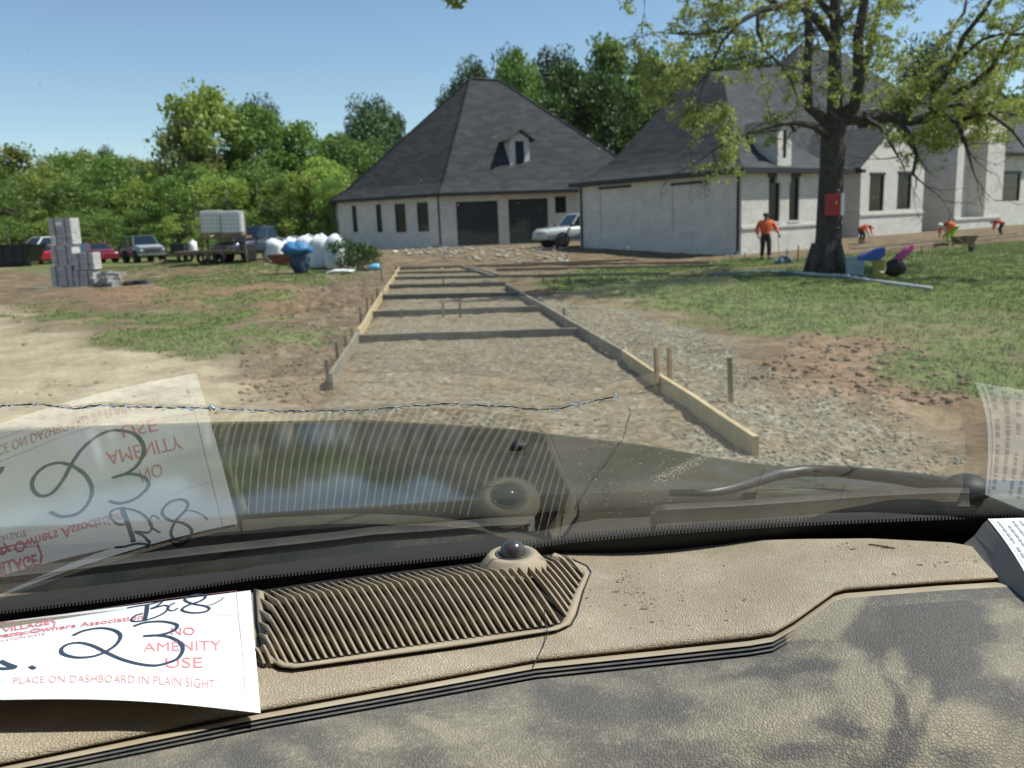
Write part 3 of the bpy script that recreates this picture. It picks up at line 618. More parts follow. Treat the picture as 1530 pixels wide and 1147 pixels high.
# entry tower
P3=Vector((P1.x,P1.y,0)); s3,_=wp(1427,300,P3,u); s4,_=wp(1497,300,P3,u); _,zt3=wp(1460,150,P3,u); _,zg3=wp(1460,118,P3,u)
P3=P1+u*s3; L3=s4-s3; oo=pxop(P3,u,1443,1478,200,324)
wall('entry_tower_wall',hs,P3,u,L3,WZ,zt3,[oo],gable=(L3/2,zg3),dep=1.2)
rbox(P3,u,oo[0]-.3,oo[1]+.3,oo[2],oo[3]+.3,-1.3,-1.2).build('alcove_wall',BRICK,hs).data.uv_layers.new(name='UVMap')
wall('tower_return',hs,P3+v*6,-v,6,WZ,zt3); wall('tower_return',hs,P3+u*L3,v,6,WZ,zt3)
rbox(P3,u,-.02,L3+.02,oo[2]-.14,oo[2],0,.08).build('stone_ledge',STONE,hs)
r=MB()
for sg in (0,1):
    sl_=(zg3-zt3)/(L3/2); k=.25; se=-k if sg==0 else L3+k
    a=WPt(P3,u,se,zt3-sl_*k+.05,.2);b=WPt(P3,u,L3/2,zg3+.05,.2); r.prism([a,b,b+v*9,a+v*9],(0,0,.1))
r.build('tower_roof',SHING,hs,uv=True)
# far right wall
P4=P3+u*L3+v*.8; o4=[pxop(P4,u,1500,1526,258,300)]; _,z4=wp(1510,228,P4,u)
wall('right_wing_wall',hs,P4,u,16,WZ,z4,o4); window(hs,P4,u,*o4[0],mull=1,lintel=True)
rbox(P4,u,-.1,16,z4-.2,z4,0,.6).build('eave_fascia',FASC,hs)
roofplanes('right_roof',hs,[[WPt(P4,u,-1,z4,.6),WPt(P4,u,16,z4,.6),WPt(P4,u,13,z4+6,-7),WPt(P4,u,2,z4+6,-7)]])
rbox(C0,u,-.6,40,-.3,.02,-.4,.0).build('foundation',mat('concrete',(.35,.33,.3),.9),hs)
# ============================================================ TREES
def leafcloud(name,m,parent,clumps,per,size,rs,flat=.6,tri=False):
    """clumps: (x,y,z,r)"""
    C=np.array(clumps); n=len(C)*per; idx=np.repeat(np.arange(len(C)),per); c=C[idx]
    d=rs.normal(size=(n,3)); d/=np.linalg.norm(d,axis=1)[:,None]; rr_=c[:,3:4]*rs.rand(n,1)**.45; p=c[:,:3]+d*rr_*np.array([1,1,.75])
    a=rs.normal(size=(n,3)); a/=np.linalg.norm(a,axis=1)[:,None]; b=np.cross(a,rs.normal(size=(n,3))); b/=np.linalg.norm(b,axis=1)[:,None]
    s=size*(.5+rs.rand(n,1)); a=a*s; b=b*s*flat
    V=np.stack([p-a*.5,p+b*.5,p+a*.5,p-b*.5],1).reshape(-1,3); F=np.arange(n*4).reshape(-1,4)
    o=bigmesh(name,V,F,m); o.parent=parent; return o
BARK=mat('bark',(.10,.08,.06),.95,(.20,.17,.135),9,bump=1,bs=25,bd=.03)
LM={'lime':leafmat('leaf_lime',(.16,.23,.03),(.36,.43,.09)),'mid':leafmat('leaf_mid',(.075,.14,.02),(.21,.31,.06)),'olive':leafmat('leaf_olive',(.15,.19,.045),(.33,.35,.12)),'pine':leafmat('leaf_pine',(.025,.055,.014),(.09,.14,.035),.15),'dark':leafmat('leaf_dark',(.03,.065,.012),(.09,.16,.025))}
def bgtree(kind,h,wd,lm,seed):
    rs=np.random.RandomState(seed); e=thing('pine_tree' if kind=='pine' else ('bush' if kind=='bush' else 'broadleaf_tree'),'','tree'); cl=[]
    if kind=='pine':
        for k in range(44):
            z=h*(.42+.58*rs.rand()); w_=wd*(.55*(1.05-(z/h-.42)/.58)**.6+.1)*(.4+.6*rs.rand()); a=rs.rand()*6.3; cl.append((w_*math.cos(a),w_*math.sin(a),z,wd*(.14+.12*rs.rand())))
        leafcloud('crown',LM[lm],e,cl,230,.42,rs,.4)
    else:
        N=84 if kind=='tree' else 34; lo=.12 if kind=='tree' else .0
        for k in range(N):
            z=h*(lo+(1.08-lo)*rs.rand()**.8); f=math.sqrt(max(.05,1-((z/h-.5)/.56)**2)); a=rs.rand()*6.3; w_=wd*.5*f*(.35+.65*rs.rand()**.5); cl.append((w_*math.cos(a),w_*math.sin(a),z*.96,wd*(.09+.11*rs.rand())))
        leafcloud('crown',LM[lm],e,cl,120,.36 if kind=='tree' else .28,rs,.65)
    mb=MB(); mb.tube([(0,0,-.3),(.1,0,h*.3),(-.1,.1,h*.6),(0,0,h*.9)],[h*.022,h*.017,h*.01,.03],7)
    for k in range(7 if kind!='pine' else 12):
        z=h*(.3+.06*k) if kind!='pine' else h*(.42+.045*k); a=rs.rand()*6.3; q=wd*.33; mb.tube([(0,0,z),(q*.5*math.cos(a),q*.5*math.sin(a),z+h*.04),(q*math.cos(a),q*math.sin(a),z+h*.07)],[h*.008,h*.006,.02],5)
    mb.build('trunk',BARK,e,smooth=True); return e
PROT={}
def tplace(kind,lm,px,pyt,Y,wpx,seedi,label,group):
    key=(kind,lm,seedi)
    p=atd(px,400,Y); x=p.x; zb=float(TB(x,Y)); top=atd(px,pyt,Y).z; H_=top-zb; W_=wpx*Y/FPX
    if key not in PROT: e=bgtree(kind,12.,9.,lm,seedi*7+len(PROT)); PROT[key]=e; o=e
    else: o=copy_tree(PROT[key])
    o.location=(x,Y,zb); sc=H_/(11.6 if kind=='bush' else 12.5); o.scale=(W_/9.*(1.25 if kind=='tree' else 1.1),W_/9.*(1.2 if kind=='tree' else 1.1),sc); o.rotation_euler=(0,0,random.uniform(0,6.28)); 
    o['label']=label; o['category']='tree' if kind!='bush' else 'bush'; o['group']=group; return o
GB='trees of the far wood behind the site'
TL=[('tree','olive',-30,236,100,150,1,'far tree at the extreme left edge, olive green with pale tips'),
('tree','olive',45,224,96,95,2,'rounded olive tree above the black dumpster'),
('tree','mid',118,232,104,80,1,'rounded tree behind the tall brick stack'),
('pine','pine',180,222,118,44,1,'small dark pine poking above the wood, between the brick stack and the black pickup'),
('tree','olive',146,230,112,70,2,'olive crown just left of the small dark pine'),
('tree','olive',232,244,108,90,1,'low olive crown right of the small dark pine'),
('tree','olive',215,240,116,60,2,'pale bare-tipped tree behind the low olive crown'),
('tree','lime',250,262,90,70,1,'bright lime tree behind the black pickup with pale hood'),
('tree','lime',330,136,84,118,2,'tallest yellow-green tree of the left wood'),
('tree','olive',300,185,82,78,3,'left shoulder of the tallest yellow-green tree'),
('pine','pine',408,146,100,70,2,'dark pine behind the tallest yellow-green tree'),
('tree','mid',400,165,86,105,2,'full green tree right of the tallest yellow-green one'),
('tree','mid',462,192,86,90,3,'green tree left of the dark pine beside the garage roof'),
('tree','lime',492,240,72,80,1,'bright green tree touching the left corner of the garage'),
('tree','lime',440,262,72,74,2,'bright low tree behind the white bulk bags'),
('pine','pine',566,148,100,85,1,'dark pine just left of the garage roof'),
('pine','pine',592,166,104,66,2,'smaller dark pine overlapping the garage roof slope'),
('tree','mid',520,205,84,80,2,'green tree just left of the garage roof corner'),
('tree','dark',545,215,96,80,1,'dark tree at the foot of the pine by the garage roof')]
for a in TL: tplace(*a,GB)
GP='trees behind the garage and house roofs'
for a in [('pine','pine',716,92,86,74,1,'pine directly behind the garage roof peak'),('pine','pine',683,136,92,50,2,'lower pine at the left of the garage roof peak'),('tree','mid',782,84,84,80,2,'light green tree behind the right slope of the garage roof'),
('pine','pine',770,76,92,60,2,'pine above the light green tree right of the garage peak'),('tree','dark',855,104,84,90,1,'dark rounded tree behind the dip between both roofs'),('pine','pine',838,78,90,80,1,'dark pine between garage and house roofs'),
('tree','mid',915,72,86,96,3,'tall green tree above the left end of the house roof'),('tree','dark',975,85,90,90,1,'tall dark tree left of the big oak crown'),('pine','pine',1040,75,92,100,2,'pine behind the left limbs of the oak'),('pine','pine',1095,70,95,80,1,'pine directly left of the main house peak'),
('pine','pine',1150,78,92,90,2,'pine left of the oak stems, above the roof'),('tree','dark',1195,95,92,90,1,'dark tree behind the main roof and the oak stems'),('tree','dark',1075,100,88,100,1,'dark tree right of the near wing roof peak'),
('tree','dark',905,120,80,100,1,'dark undergrowth tree behind the near wing roof'),('tree','dark',830,150,80,90,1,'dark tree low behind the garage slope'),('tree','mid',1010,120,82,90,3,'green tree behind the near wing roof'),
('pine','pine',1370,60,96,90,1,'pine behind the right part of the main house roof'),('tree','dark',1500,150,96,110,1,'dark tree behind the far right roof')]: tplace(*a,GP)
GU='undergrowth bushes along the wood edge'
ul=[(-60,300,80,90),(-5,285,82,80),(40,300,78,70),(85,272,80,80),(135,285,80,80),(185,270,82,80),(228,292,80,70),(262,300,76,60),(300,280,76,80),(350,285,74,80),(395,270,76,80),(432,300,70,60),(470,290,70,70),(505,300,68,60),(20,330,74,60),(110,325,74,70),(160,318,74,60),(215,322,74,60),(285,322,72,60),(335,326,70,60),(380,320,70,60)]
ULAB=['at the far left edge','above the black dumpster','above the dumpster, second','behind the white car roof','behind the top of the brick stack','between brick stack and pickup','left behind the pale-hooded pickup','right behind the pale-hooded pickup','left of the water totes','behind the water totes','behind the dark blue pickup','behind the white bags','left of the garage corner','against the garage corner','low, by the dumpster','low, behind the brick stack','low, behind the maroon sedan','low, behind the pale-hooded pickup','low, left of the water totes','low, beneath the water totes','low, behind the dark blue pickup']
for i,((x,y,Y,w_),l) in enumerate(zip(ul,ULAB)): tplace('bush',['lime','mid','mid'][i%3],x,y-(22 if i<14 else 0),Y,w_*1.25,1+i%2,'green undergrowth bush '+l,GU)
# woodland floor mass behind
rs=np.random.RandomState(3); cl=[]
for k in range(700):
    x=rs.uniform(-75,-8); y=rs.uniform(90,100); hh_=4.5+10*float(fbm(x*.22,3.3,3,5)); cl.append((x,y,rs.uniform(.2,1)*hh_,1.5))
for k in range(260):
    x=rs.uniform(-2,70); y=rs.uniform(100,108); cl.append((x,y,rs.uniform(.5,13),1.8))
o=leafcloud('far_wood',LM['mid'],None,cl,70,.5,rs); tag(o,'dense shadowy green wood filling the gaps behind the trees','wood',kind='stuff')
# clipped bush at garage
p=gp(535,391); e=thing('shrub','dark round evergreen shrub at the left corner of the garage','shrub',tuple(p)); hb=atd(535,354,p.y).z-p.z; rs=np.random.RandomState(9)
leafcloud('foliage',LM['dark'],e,[(rs.normal()*.35,rs.normal()*.35,hb*(.15+.7*rs.rand()),.42) for k in range(26)],90,.13,rs)
MB().tube([(0,0,-.1),(0,0,hb*.6)],[.06,.03],6).build('stem',BARK,e)
# ---- the oak
OY=gp(1236,408).y
def build_oak():
    e=thing('oak_tree','big spreading oak with dark trunk carrying a red box, thin spring leaves over the lawn','tree'); base=gp(1236,408); rs=np.random.RandomState(21); rr=random.Random(21)
    def P(px,py,dy=0): return atd(px,py,OY+dy)
    mb=MB(); tips=[]
    tr=[(1234,420,.47),(1234,404,.43),(1236,385,.385),(1238,350,.355),(1240,300,.34),(1243,250,.33),(1245,210,.34),(1247,175,.33)]
    mb.tube([P(a,b) for a,b,r in tr],[r for a,b,r in tr],16)
    for k in range(7):  # root flare
        a=k*.9; q=P(1234,404); mb.tube([q+Vector((math.cos(a)*.25,math.sin(a)*.25,.75)),q+Vector((math.cos(a)*.42,math.sin(a)*.42,.22)),q+Vector((math.cos(a)*.58,math.sin(a)*.58,-.12))],[.17,.15,.08],8)
    limbs=[
     ([(1244,190,0),(1225,175,0),(1207,160,-.3),(1206,110,-.4),(1208,60,-.4),(1206,0,-.3),(1200,-80,0),(1190,-160,.5)],[.24,.2,.17,.16,.15,.14,.1,.05]),
     ([(1247,185,0),(1247,120,.2),(1250,50,.3),(1247,-20,.3),(1252,-120,.4),(1260,-200,.2)],[.3,.24,.2,.18,.12,.05]),
     ([(1248,178,0),(1275,160,-.2),(1285,130,-.3),(1284,60,-.5),(1292,0,-.6),(1305,-90,-.8),(1320,-170,-1)],[.26,.22,.2,.18,.15,.1,.04]),
     ([(1250,180,0),(1272,168,.5),(1288,120,.9),(1302,60,1),(1312,10,1.2),(1340,-80,1.6)],[.2,.17,.15,.12,.1,.05]),
     ([(1247,70,.2),(1225,35,-.4),(1200,15,-1),(1170,9,-1.6),(1135,14,-2.2),(1105,30,-2.6),(1075,45,-3),(1040,50,-3.2),(1000,48,-3.4)],[.17,.16,.14,.12,.1,.08,.06,.045,.02]),
     ([(1135,14,-2.2),(1130,45,-2.3),(1145,75,-2.2),(1165,95,-2),(1180,120,-1.8),(1192,150,-1.6)],[.08,.065,.055,.045,.035,.015]),
     ([(1105,30,-2.6),(1080,60,-2.8),(1062,95,-3),(1050,130,-3.2),(1040,165,-3.3),(1030,200,-3.4)],[.055,.05,.042,.035,.028,.012]),
     ([(1245,205,0),(1215,190,-.8),(1180,182,-1.6),(1140,190,-2.2),(1100,205,-2.6),(1060,225,-3)],[.15,.12,.09,.07,.05,.02]),
     ([(1165,9,-1.6),(1110,-20,-2.4),(1040,-40,-3),(980,-30,-3.6)],[.09,.07,.05,.02]),
     ([(1250,178,0),(1290,175,.1),(1330,176,.2),(1365,182,.1),(1400,165,.0)],[.26,.23,.2,.16,.1]),
     ([(1335,176,.2),(1362,205,0),(1370,235,-.2),(1365,258,-.4),(1372,268,-.4)],[.14,.11,.08,.06,.025]),
     ([(1390,170,.0),(1400,130,-.3),(1425,90,-.6),(1440,55,-.9),(1470,15,-1.2),(1500,-30,-1.6)],[.15,.13,.11,.09,.07,.03]),
     ([(1397,140,-.2),(1395,100,.5),(1410,60,1),(1440,20,1.6),(1450,-40,2)],[.12,.1,.08,.06,.03]),
     ([(1400,165,0),(1430,185,-.4),(1445,215,-.8),(1452,250,-1)],[.11,.09,.07,.025]),
     ([(1400,150,0),(1450,125,-.8),(1480,100,-1.4),(1510,52,-2),(1560,50,-2.8),(1620,60,-3.4)],[.12,.1,.08,.07,.05,.02]),
     ([(1430,90,-.6),(1470,60,-1.4),(1520,45,-2.2),(1580,10,-3)],[.07,.055,.04,.02]),
     ([(1440,180,-.4),(1480,170,-1),(1510,195,-1.4),(1540,230,-1.8)],[.08,.07,.05,.02]),
     ([(1290,175,.1),(1318,190,-.6),(1330,215,-.9),(1345,240,-1)],[.1,.08,.055,.02]),
     ([(1365,182,.1),(1420,178,.8),(1490,168,1.6),(1560,175,2.2)],[.11,.09,.07,.03]),
     ([(1250,40,.3),(1285,0,1.4),(1330,-60,2.4),(1390,-120,3.4)],[.13,.1,.08,.03]),
     ([(1247,30,.3),(1200,-30,1.2),(1140,-80,2.2),(1070,-110,3)],[.13,.1,.08,.03])]
    paths=[]
    for pts,rad in limbs:
        q=[P(*a)+Vector((rr.uniform(-.04,.04),rr.uniform(-.04,.04),rr.uniform(-.04,.04))) for a in pts]; mb.tube(q,[x*.78 for x in rad],9); paths.append((q,rad))
    mb.build('trunk',mat('oak_bark',(.035,.030,.025),.95,(.085,.075,.06),7,bump=1,bs=18,bd=.05),e,smooth=True)
    tw=MB(); cl=[]
    def twig(p,d,L,r,lev):
        pts=[p]; q=p.copy(); dd=d.copy()
        n=4
        for i in range(n):
            dd=(dd+Vector((rr.gauss(0,.28),rr.gauss(0,.28),rr.gauss(-.04,.22)))).normalized(); q=q+dd*L/n; pts.append(q.copy())
            if lev<2 and rr.random()<.72:
                nd=(dd+Vector((rr.gauss(0,.8),rr.gauss(0,.8),rr.gauss(0,.6)))).normalized(); twig(q.copy(),nd,L*.62,r*.55,lev+1)
            if lev>=1 and rr.random()<.62: cl.append((q.x,q.y,q.z,rr.uniform(.08,.2)))
        tw.tube(pts,[r*(1-.2*i) for i in range(n+1)],4,cap=False); cl.append((q.x,q.y,q.z,rr.uniform(.1,.22)))
    for q,rad in paths:
        for i in range(1,len(q)):
            if rad[i]>.2 and q[i].z<8: continue
            seg=(q[i]-q[i-1]); 
            for k in range(max(1,int(seg.length/(.42 if q[i].x>5.5 else .26)))):
                p=q[i-1]+seg*rr.random(); pxx=765+FPX*(p.x)/(p.y)
                if pxx<1215 and p.z>9: pass
                d=Vector((rr.gauss(0,1),rr.gauss(0,1),rr.gauss(.0,.7))).normalized(); twig(p,d,rr.uniform(.7,1.5),.02,0 if rr.random()<.7 else 1)
        d=(q[-1]-q[-2]).normalized(); twig(q[-1],d,1.2,rad[-1],0)
    tw.build('twigs',mat('twig_bark',(.06,.05,.04),.9),e,recalc=False)
    # drop leaves in front of bare trunk zone
    def lim(px): return float(np.interp(px,[900,1000,1060,1110,1150,1215,1260,1310,1330,1400,1470,1530,1600],[215,250,265,270,215,150,150,185,262,262,215,200,190]))
    cl2=[]
    for c in cl:
        q=Vector((c[0],c[1],c[2]-CZ)); dd=q.dot(CF); X_=765+FPX*q.dot(CR)/dd; Y_=573.5-FPX*q.dot(CU)/dd
        if Y_<lim(X_)+rr.uniform(-30,12) and (Y_>-160):
            if 1190<X_<1305 and Y_<175 and rr.random()<.62: continue
            cl2.append(c)
            if X_>1300 and Y_>60: cl2.append((c[0]+rr.uniform(-.3,.3),c[1]+rr.uniform(-.4,.4),c[2]+rr.uniform(-.12,.25),c[3]))
    leafcloud('crown',leafmat('leaf_oak',(.14,.18,.035),(.42,.46,.12),.5),e,cl2,12,.088,np.random.RandomState(5),.5)
    print('oak clumps',len(cl2))
    return e
oak=build_oak()
# overhanging twig near the top of the view
q=[atd(672,-60,6),atd(680,-25,6),atd(686,2,6)]; e=thing('overhanging_branch','small green leaf sprig hanging in at the top of the view','branch',tuple(q[1])); 
mb=MB().tube([x-q[1] for x in q],[.01,.008,.004],6); mb.build('twig',BARK,e)
rs=np.random.RandomState(2); leafcloud('leaves',LM['lime'],e,[tuple(atd(x,y,6)-q[1])+(.03,) for x,y in ((672,0),(682,4),(688,8),(692,-2),(684,-6))],7,.09,rs,.35)
# ============================================================ THE TRUCK WE SIT IN
truck=thing('pickup_truck','truck cab and dark hood seen from inside, dusty tan dashboard under a cracked windscreen','truck')
def leather(name,c,dust,dustamt,vs=420,smear=False):
    m=bpy.data.materials.new(name); m.use_nodes=True; t=m.node_tree; b=t.nodes['Principled BSDF']; b.inputs['Roughness'].default_value=.62; b.inputs['Specular IOR Level'].default_value=.35
    tc=_n(t,'ShaderNodeTexCoord')
    nd=_n(t,'ShaderNodeTexNoise'); nd.inputs['Scale'].default_value=60; nd.inputs['Detail'].default_value=3; t.links.new(tc.outputs['Object'],nd.inputs['Vector'])
    vm=_n(t,'ShaderNodeVectorMath',operation='MULTIPLY_ADD'); t.links.new(nd.outputs[1],vm.inputs[0]); vm.inputs[1].default_value=(.006,.006,.006); t.links.new(tc.outputs['Object'],vm.inputs[2])
    vo=_n(t,'ShaderNodeTexVoronoi',feature='DISTANCE_TO_EDGE'); vo.inputs['Scale'].default_value=vs; t.links.new(vm.outputs[0],vo.inputs['Vector'])
    mr=_n(t,'ShaderNodeMapRange'); mr.inputs[1].default_value=0; mr.inputs[2].default_value=.22; t.links.new(vo.outputs['Distance'],mr.inputs[0])
    f=_n(t,'ShaderNodeTexNoise'); f.inputs['Scale'].default_value=900; f.inputs['Detail'].default_value=3; t.links.new(tc.outputs['Object'],f.inputs['Vector'])
    ad=_n(t,'ShaderNodeMath',operation='MULTIPLY_ADD'); t.links.new(f.outputs[0],ad.inputs[0]); ad.inputs[1].default_value=.6; t.links.new(mr.outputs[0],ad.inputs[2])
    bu=_n(t,'ShaderNodeBump'); bu.inputs['Strength'].default_value=.75; bu.inputs['Distance'].default_value=.0009; t.links.new(ad.outputs[0],bu.inputs['Height']); t.links.new(bu.outputs[0],b.inputs['Normal'])
    # dust
    n1=_n(t,'ShaderNodeTexNoise'); n1.inputs['Scale'].default_value=7 if smear else 9; n1.inputs['Detail'].default_value=7; n1.inputs['Roughness'].default_value=.62; n1.inputs['Distortion'].default_value=1.3 if smear else .2
    t.links.new(tc.outputs['Object'],n1.inputs['Vector'])
    r1=_n(t,'ShaderNodeMapRange'); r1.inputs[1].default_value=.40 if smear else .38; r1.inputs[2].default_value=.72 if smear else .66; t.links.new(n1.outputs[0],r1.inputs[0])
    inv=_n(t,'ShaderNodeMath',operation='SUBTRACT'); inv.inputs[0].default_value=1.; t.links.new(mr.outputs[0],inv.inputs[1])
    # smears, and creases: dusty on the cover, darker on the pad
    d1=_n(t,'ShaderNodeMath',operation='MULTIPLY_ADD'); t.links.new(inv.outputs[0],d1.inputs[0]); d1.inputs[1].default_value=.8 if smear else -.6; 
    t.links.new(r1.outputs[0],d1.inputs[2]); 
    d2=_n(t,'ShaderNodeMath',operation='MULTIPLY',use_clamp=True); t.links.new(d1.outputs[0],d2.inputs[0]); d2.inputs[1].default_value=dustamt
    d3=d2
    if smear:
        at=_n(t,'ShaderNodeAttribute',attribute_name='wipe'); d3=_n(t,'ShaderNodeMath',operation='MULTIPLY_ADD',use_clamp=True); t.links.new(at.outputs['Fac'],d3.inputs[0]); d3.inputs[1].default_value=1.; 
        t.links.new(d2.outputs[0],d3.inputs[2])
    mx=_n(t,'ShaderNodeMix',data_type='RGBA'); mx.inputs[6].default_value=(*c,1); mx.inputs[7].default_value=(*dust,1); t.links.new(d3.outputs[0],mx.inputs[0]); 
    # dirt specks
    s=_n(t,'ShaderNodeTexNoise'); s.inputs['Scale'].default_value=55; s.inputs['Detail'].default_value=6; s.inputs['Roughness'].default_value=.75; t.links.new(tc.outputs['Object'],s.inputs['Vector'])
    sr=_n(t,'ShaderNodeMapRange'); sr.inputs[1].default_value=.66; sr.inputs[2].default_value=.74; sr.inputs[3].default_value=0; sr.inputs[4].default_value=.6; t.links.new(s.outputs[0],sr.inputs[0])
    m2=_n(t,'ShaderNodeMix',data_type='RGBA'); t.links.new(sr.outputs[0],m2.inputs[0]); t.links.new(mx.outputs[2],m2.inputs[6]); m2.inputs[7].default_value=(c[0]*.5,c[1]*.45,c[2]*.4,1)
    t.links.new(m2.outputs[2],b.inputs['Base Color']); return m
TAN=leather('tan_vinyl',(.34,.275,.195),(.50,.435,.33),.85)
TANP=mat('tan_plastic',(.33,.265,.18),.55,(.40,.33,.235),25,bump=.15,bs=700,bd=.0005)
GREY=leather('dusty_grey_vinyl',(.115,.105,.096),(.29,.255,.19),.62,420,True)
BLK=mat('black_trim',(.008,.008,.009),.6); DKB=mat('shade_needle_brown',(.010,.007,.005),.9)
far=[(-220,975),(0,932),(200,908),(345,893),(390,885),(600,857),(720,846),(830,829),(872,819),(900,815),(1000,811),(1150,807),(1300,805),(1420,811),(1500,824),(1560,840),(1800,880)]
seam=[(-220,1192),(0,1140),(180,1103),(390,1060),(600,1022),(800,985),(1000,964),(1120,951),(1155,945),(1185,928),(1245,885),(1262,880),(1400,869),(1530,861),(1800,850)]
def padh(px): return .045*float(sstep(900,1450,px))
xs=list(np.arange(-220,1780,5)); rows=[]
for t_,hh,dp in [(-.012,-.004,0),(0,0,0)]+[(k/16,0,0) for k in range(1,16)]+[(1,-.001,0),(1,-.0035,2),(1,-.008,3),(1,-.02,3.5),(1,-.05,4)]:
    r=[]
    for x in xs:
        y=interp(far,x)*(1-t_)+interp(seam,x)*t_+dp; r.append(D(x,y,padh(x)+hh))
    rows.append(r)
pad=MB().grid(rows).build('dashboard_pad',TAN,truck,smooth=True,recalc=False)
MB().grid([[D(x,interp(far,x)-.012*(interp(seam,x)-interp(far,x)),padh(x)+h) for x in xs] for h in (-.004,-.08)]).build('pad_back_edge',BLK,truck,recalc=False)  # rear face of the tan pad coloured black to darken its reflection
# groove-lined instrument cover
crow=[(4,-.03,1),(5,-.012,1),(6,-.005,1),(8,-.002,1),(12,0,1)]
gro=[(13.5,0),(14,-.0022),(17,-.0022),(17.5,0),(20,0),(20.5,-.0022),(23.5,-.0022),(24,0),(26.5,0),(27,-.0022),(30,-.0022),(30.5,0)]
rows=[]; wipes=[]
def tri(x,y):
    t=(945-y)/62.; xl=1165+t*85; xr=1262+t*42; k=min(x-xl+25,xr-x)/18.
    return max(-.4,min(1.,k)) if 878<y<958 else wipe0(x,y)
def wipe(x,y):
    return max(wipe0(x,y),tri(x,y)) if y<955 and x>1150 and x<1320 else wipe0(x,y)
def wipe0(x,y):   # wiped and dusty patches on the cover: 1 = dusty
    X=(x)/100.; Y=y/100.
    base=(float(fbm(X*1.6+3,Y*3.2,5,91))-.5)*1.5-.06; x+=14*(float(fbm(X*3,Y*3,3,14))-.5)*2; y+=8*(float(fbm(X*3,Y*3,3,15))-.5)*2
    def bl(cx,cy,a,b,ang,amp):
        c,s_=math.cos(ang),math.sin(ang); dx,dy=x-cx,y-cy; u_=(dx*c+dy*s_)/a; w_=(-dx*s_+dy*c)/b; return amp*math.exp(-(u_*u_+w_*w_)**2.4)
    val=base
    for q in ((1290,1030,34,65,-.5,.9),(1330,1010,22,45,.2,.8),(1375,1075,26,50,.4,.85),(1450,1085,75,38,.1,.7),(1200,1050,55,25,.1,.5),(1110,990,45,12,-.25,.45),(1225,920,45,16,-.6,.85),(1180,1090,70,26,.2,.45),(650,1085,45,9,.35,.7),(690,1100,25,14,0,.5),(1040,1020,60,25,.1,.35),(1500,990,40,30,.2,.6),(1510,920,50,10,-.1,.5),(1400,890,120,7,-.08,.35),(560,1110,30,12,0,.4)): val+=bl(*q)
    for q in ((1410,945,95,55,.35,-1.1),(1300,930,60,40,.3,-.9),(1350,1110,25,60,.5,-1.0),(1400,1040,14,70,.45,-.9),(1340,1045,9,60,-.35,-.8),(1180,1000,110,9,-.12,-.6),(1270,1090,80,10,.15,-.6),(900,1060,110,30,.1,-.35),(1180,1125,60,14,0,-.5)): val+=bl(*q)
    return val
for dp,hh,_ in crow: rows.append([(x,interp(seam,x)+dp,hh+padh(x)) for x in xs])
for dp,hh in gro: rows.append([(x,interp(seam,x)+dp*1.0,padh(x)+hh*(1 if x<1150 else max(0,1-(x-1150)/60))) for x in xs])
n1=len(rows)
for k in range(1,65):
    t_=k/64; rows.append([(x,(interp(seam,x)+31)*(1-t_)+1225*t_,.010*math.sin(math.pi*min(1,t_*1.2))+padh(x)*(1-.6*float(sstep(0,1,t_)))) for x in xs])
cb=MB().grid([[D(*p) for p in r] for r in rows[:6]]); cb.build('cover_edge',TANP,truck,smooth=True,recalc=False)
MB().grid([[D(*p) for p in r if p[0]<1178] for r in rows[5:n1]]).build('cover_groove_strip',mat('dark_strip',(.07,.07,.075),.5,(.13,.12,.10),60),truck,recalc=False)
o=MB().grid([[D(*p) for p in r] for r in rows[n1-1:]]).build('instrument_cover',GREY,truck,smooth=True,recalc=False)
wv=[wipe(p[0],p[1]) for r in rows[n1-1:] for p in r]; wa=o.data.attributes.new('wipe','FLOAT','POINT'); wa.data.foreach_set('value',np.array(wv,np.float32))
# fill right of groove strip
MB().grid([[D(*p) for p in r if p[0]>=1172] for r in rows[5:n1]]).build('cover_shoulder',GREY,truck,smooth=True,recalc=False)
o=bpy.data.objects['cover_shoulder']; wv=[tri(p[0],p[1]) for r in rows[5:n1] for p in r if p[0]>=1172]; wa=o.data.attributes.new('wipe','FLOAT','POINT'); wa.data.foreach_set('value',np.array(wv,np.float32))
mb=MB().grid([[D(x,1225,padh(x)*.4) for x in xs],[D(x,1225,padh(x)*.4)+Vector((0,-.06,-.05)) for x in xs],[D(x,1225,padh(x)*.4)+Vector((0,-.08,-.45)) for x in xs]]); mb.build('lower_dash',mat('dark_plastic',(.03,.028,.026),.7),truck,recalc=False)
# specks and stains on the pad
mb=MB(); rr=random.Random(8)
for cx_,cy_,sx_,sy_,n_ in ((932,868,6,14,34),(950,885,8,10,30),(968,905,9,8,22),(1018,890,6,4,14),(1440,838,34,4,60),(1300,815,60,4,30),(880,905,20,14,12),(1100,870,150,25,70),(700,1012,200,14,30),(1000,925,60,12,18)):
    for _ in range(n_):
        x=rr.gauss(cx_,sx_); y=rr.gauss(cy_,sy_)
        if not (interp(far,x)+2<y<interp(seam,x)-3) : continue
        p=D(x,y,padh(x)+.0004); a=rr.uniform(0,6.3); L=rr.uniform(.0003,.0016)*(1+(rr.random()<.1)*1.5); W_=L*rr.uniform(.3,.8)
        q=[p+Vector((math.cos(a+k*1.57)*(L if k%2==0 else W_)*rr.uniform(.6,1.2),math.sin(a+k*1.57)*(L if k%2==0 else W_)*rr.uniform(.6,1.2),0)) for k in range(4)]; mb.poly(q)
tag(mb.build('dirt_specks',mat('speck',(.10,.075,.05),.9,(.17,.13,.09),90),pad,recalc=False),kind='stuff')
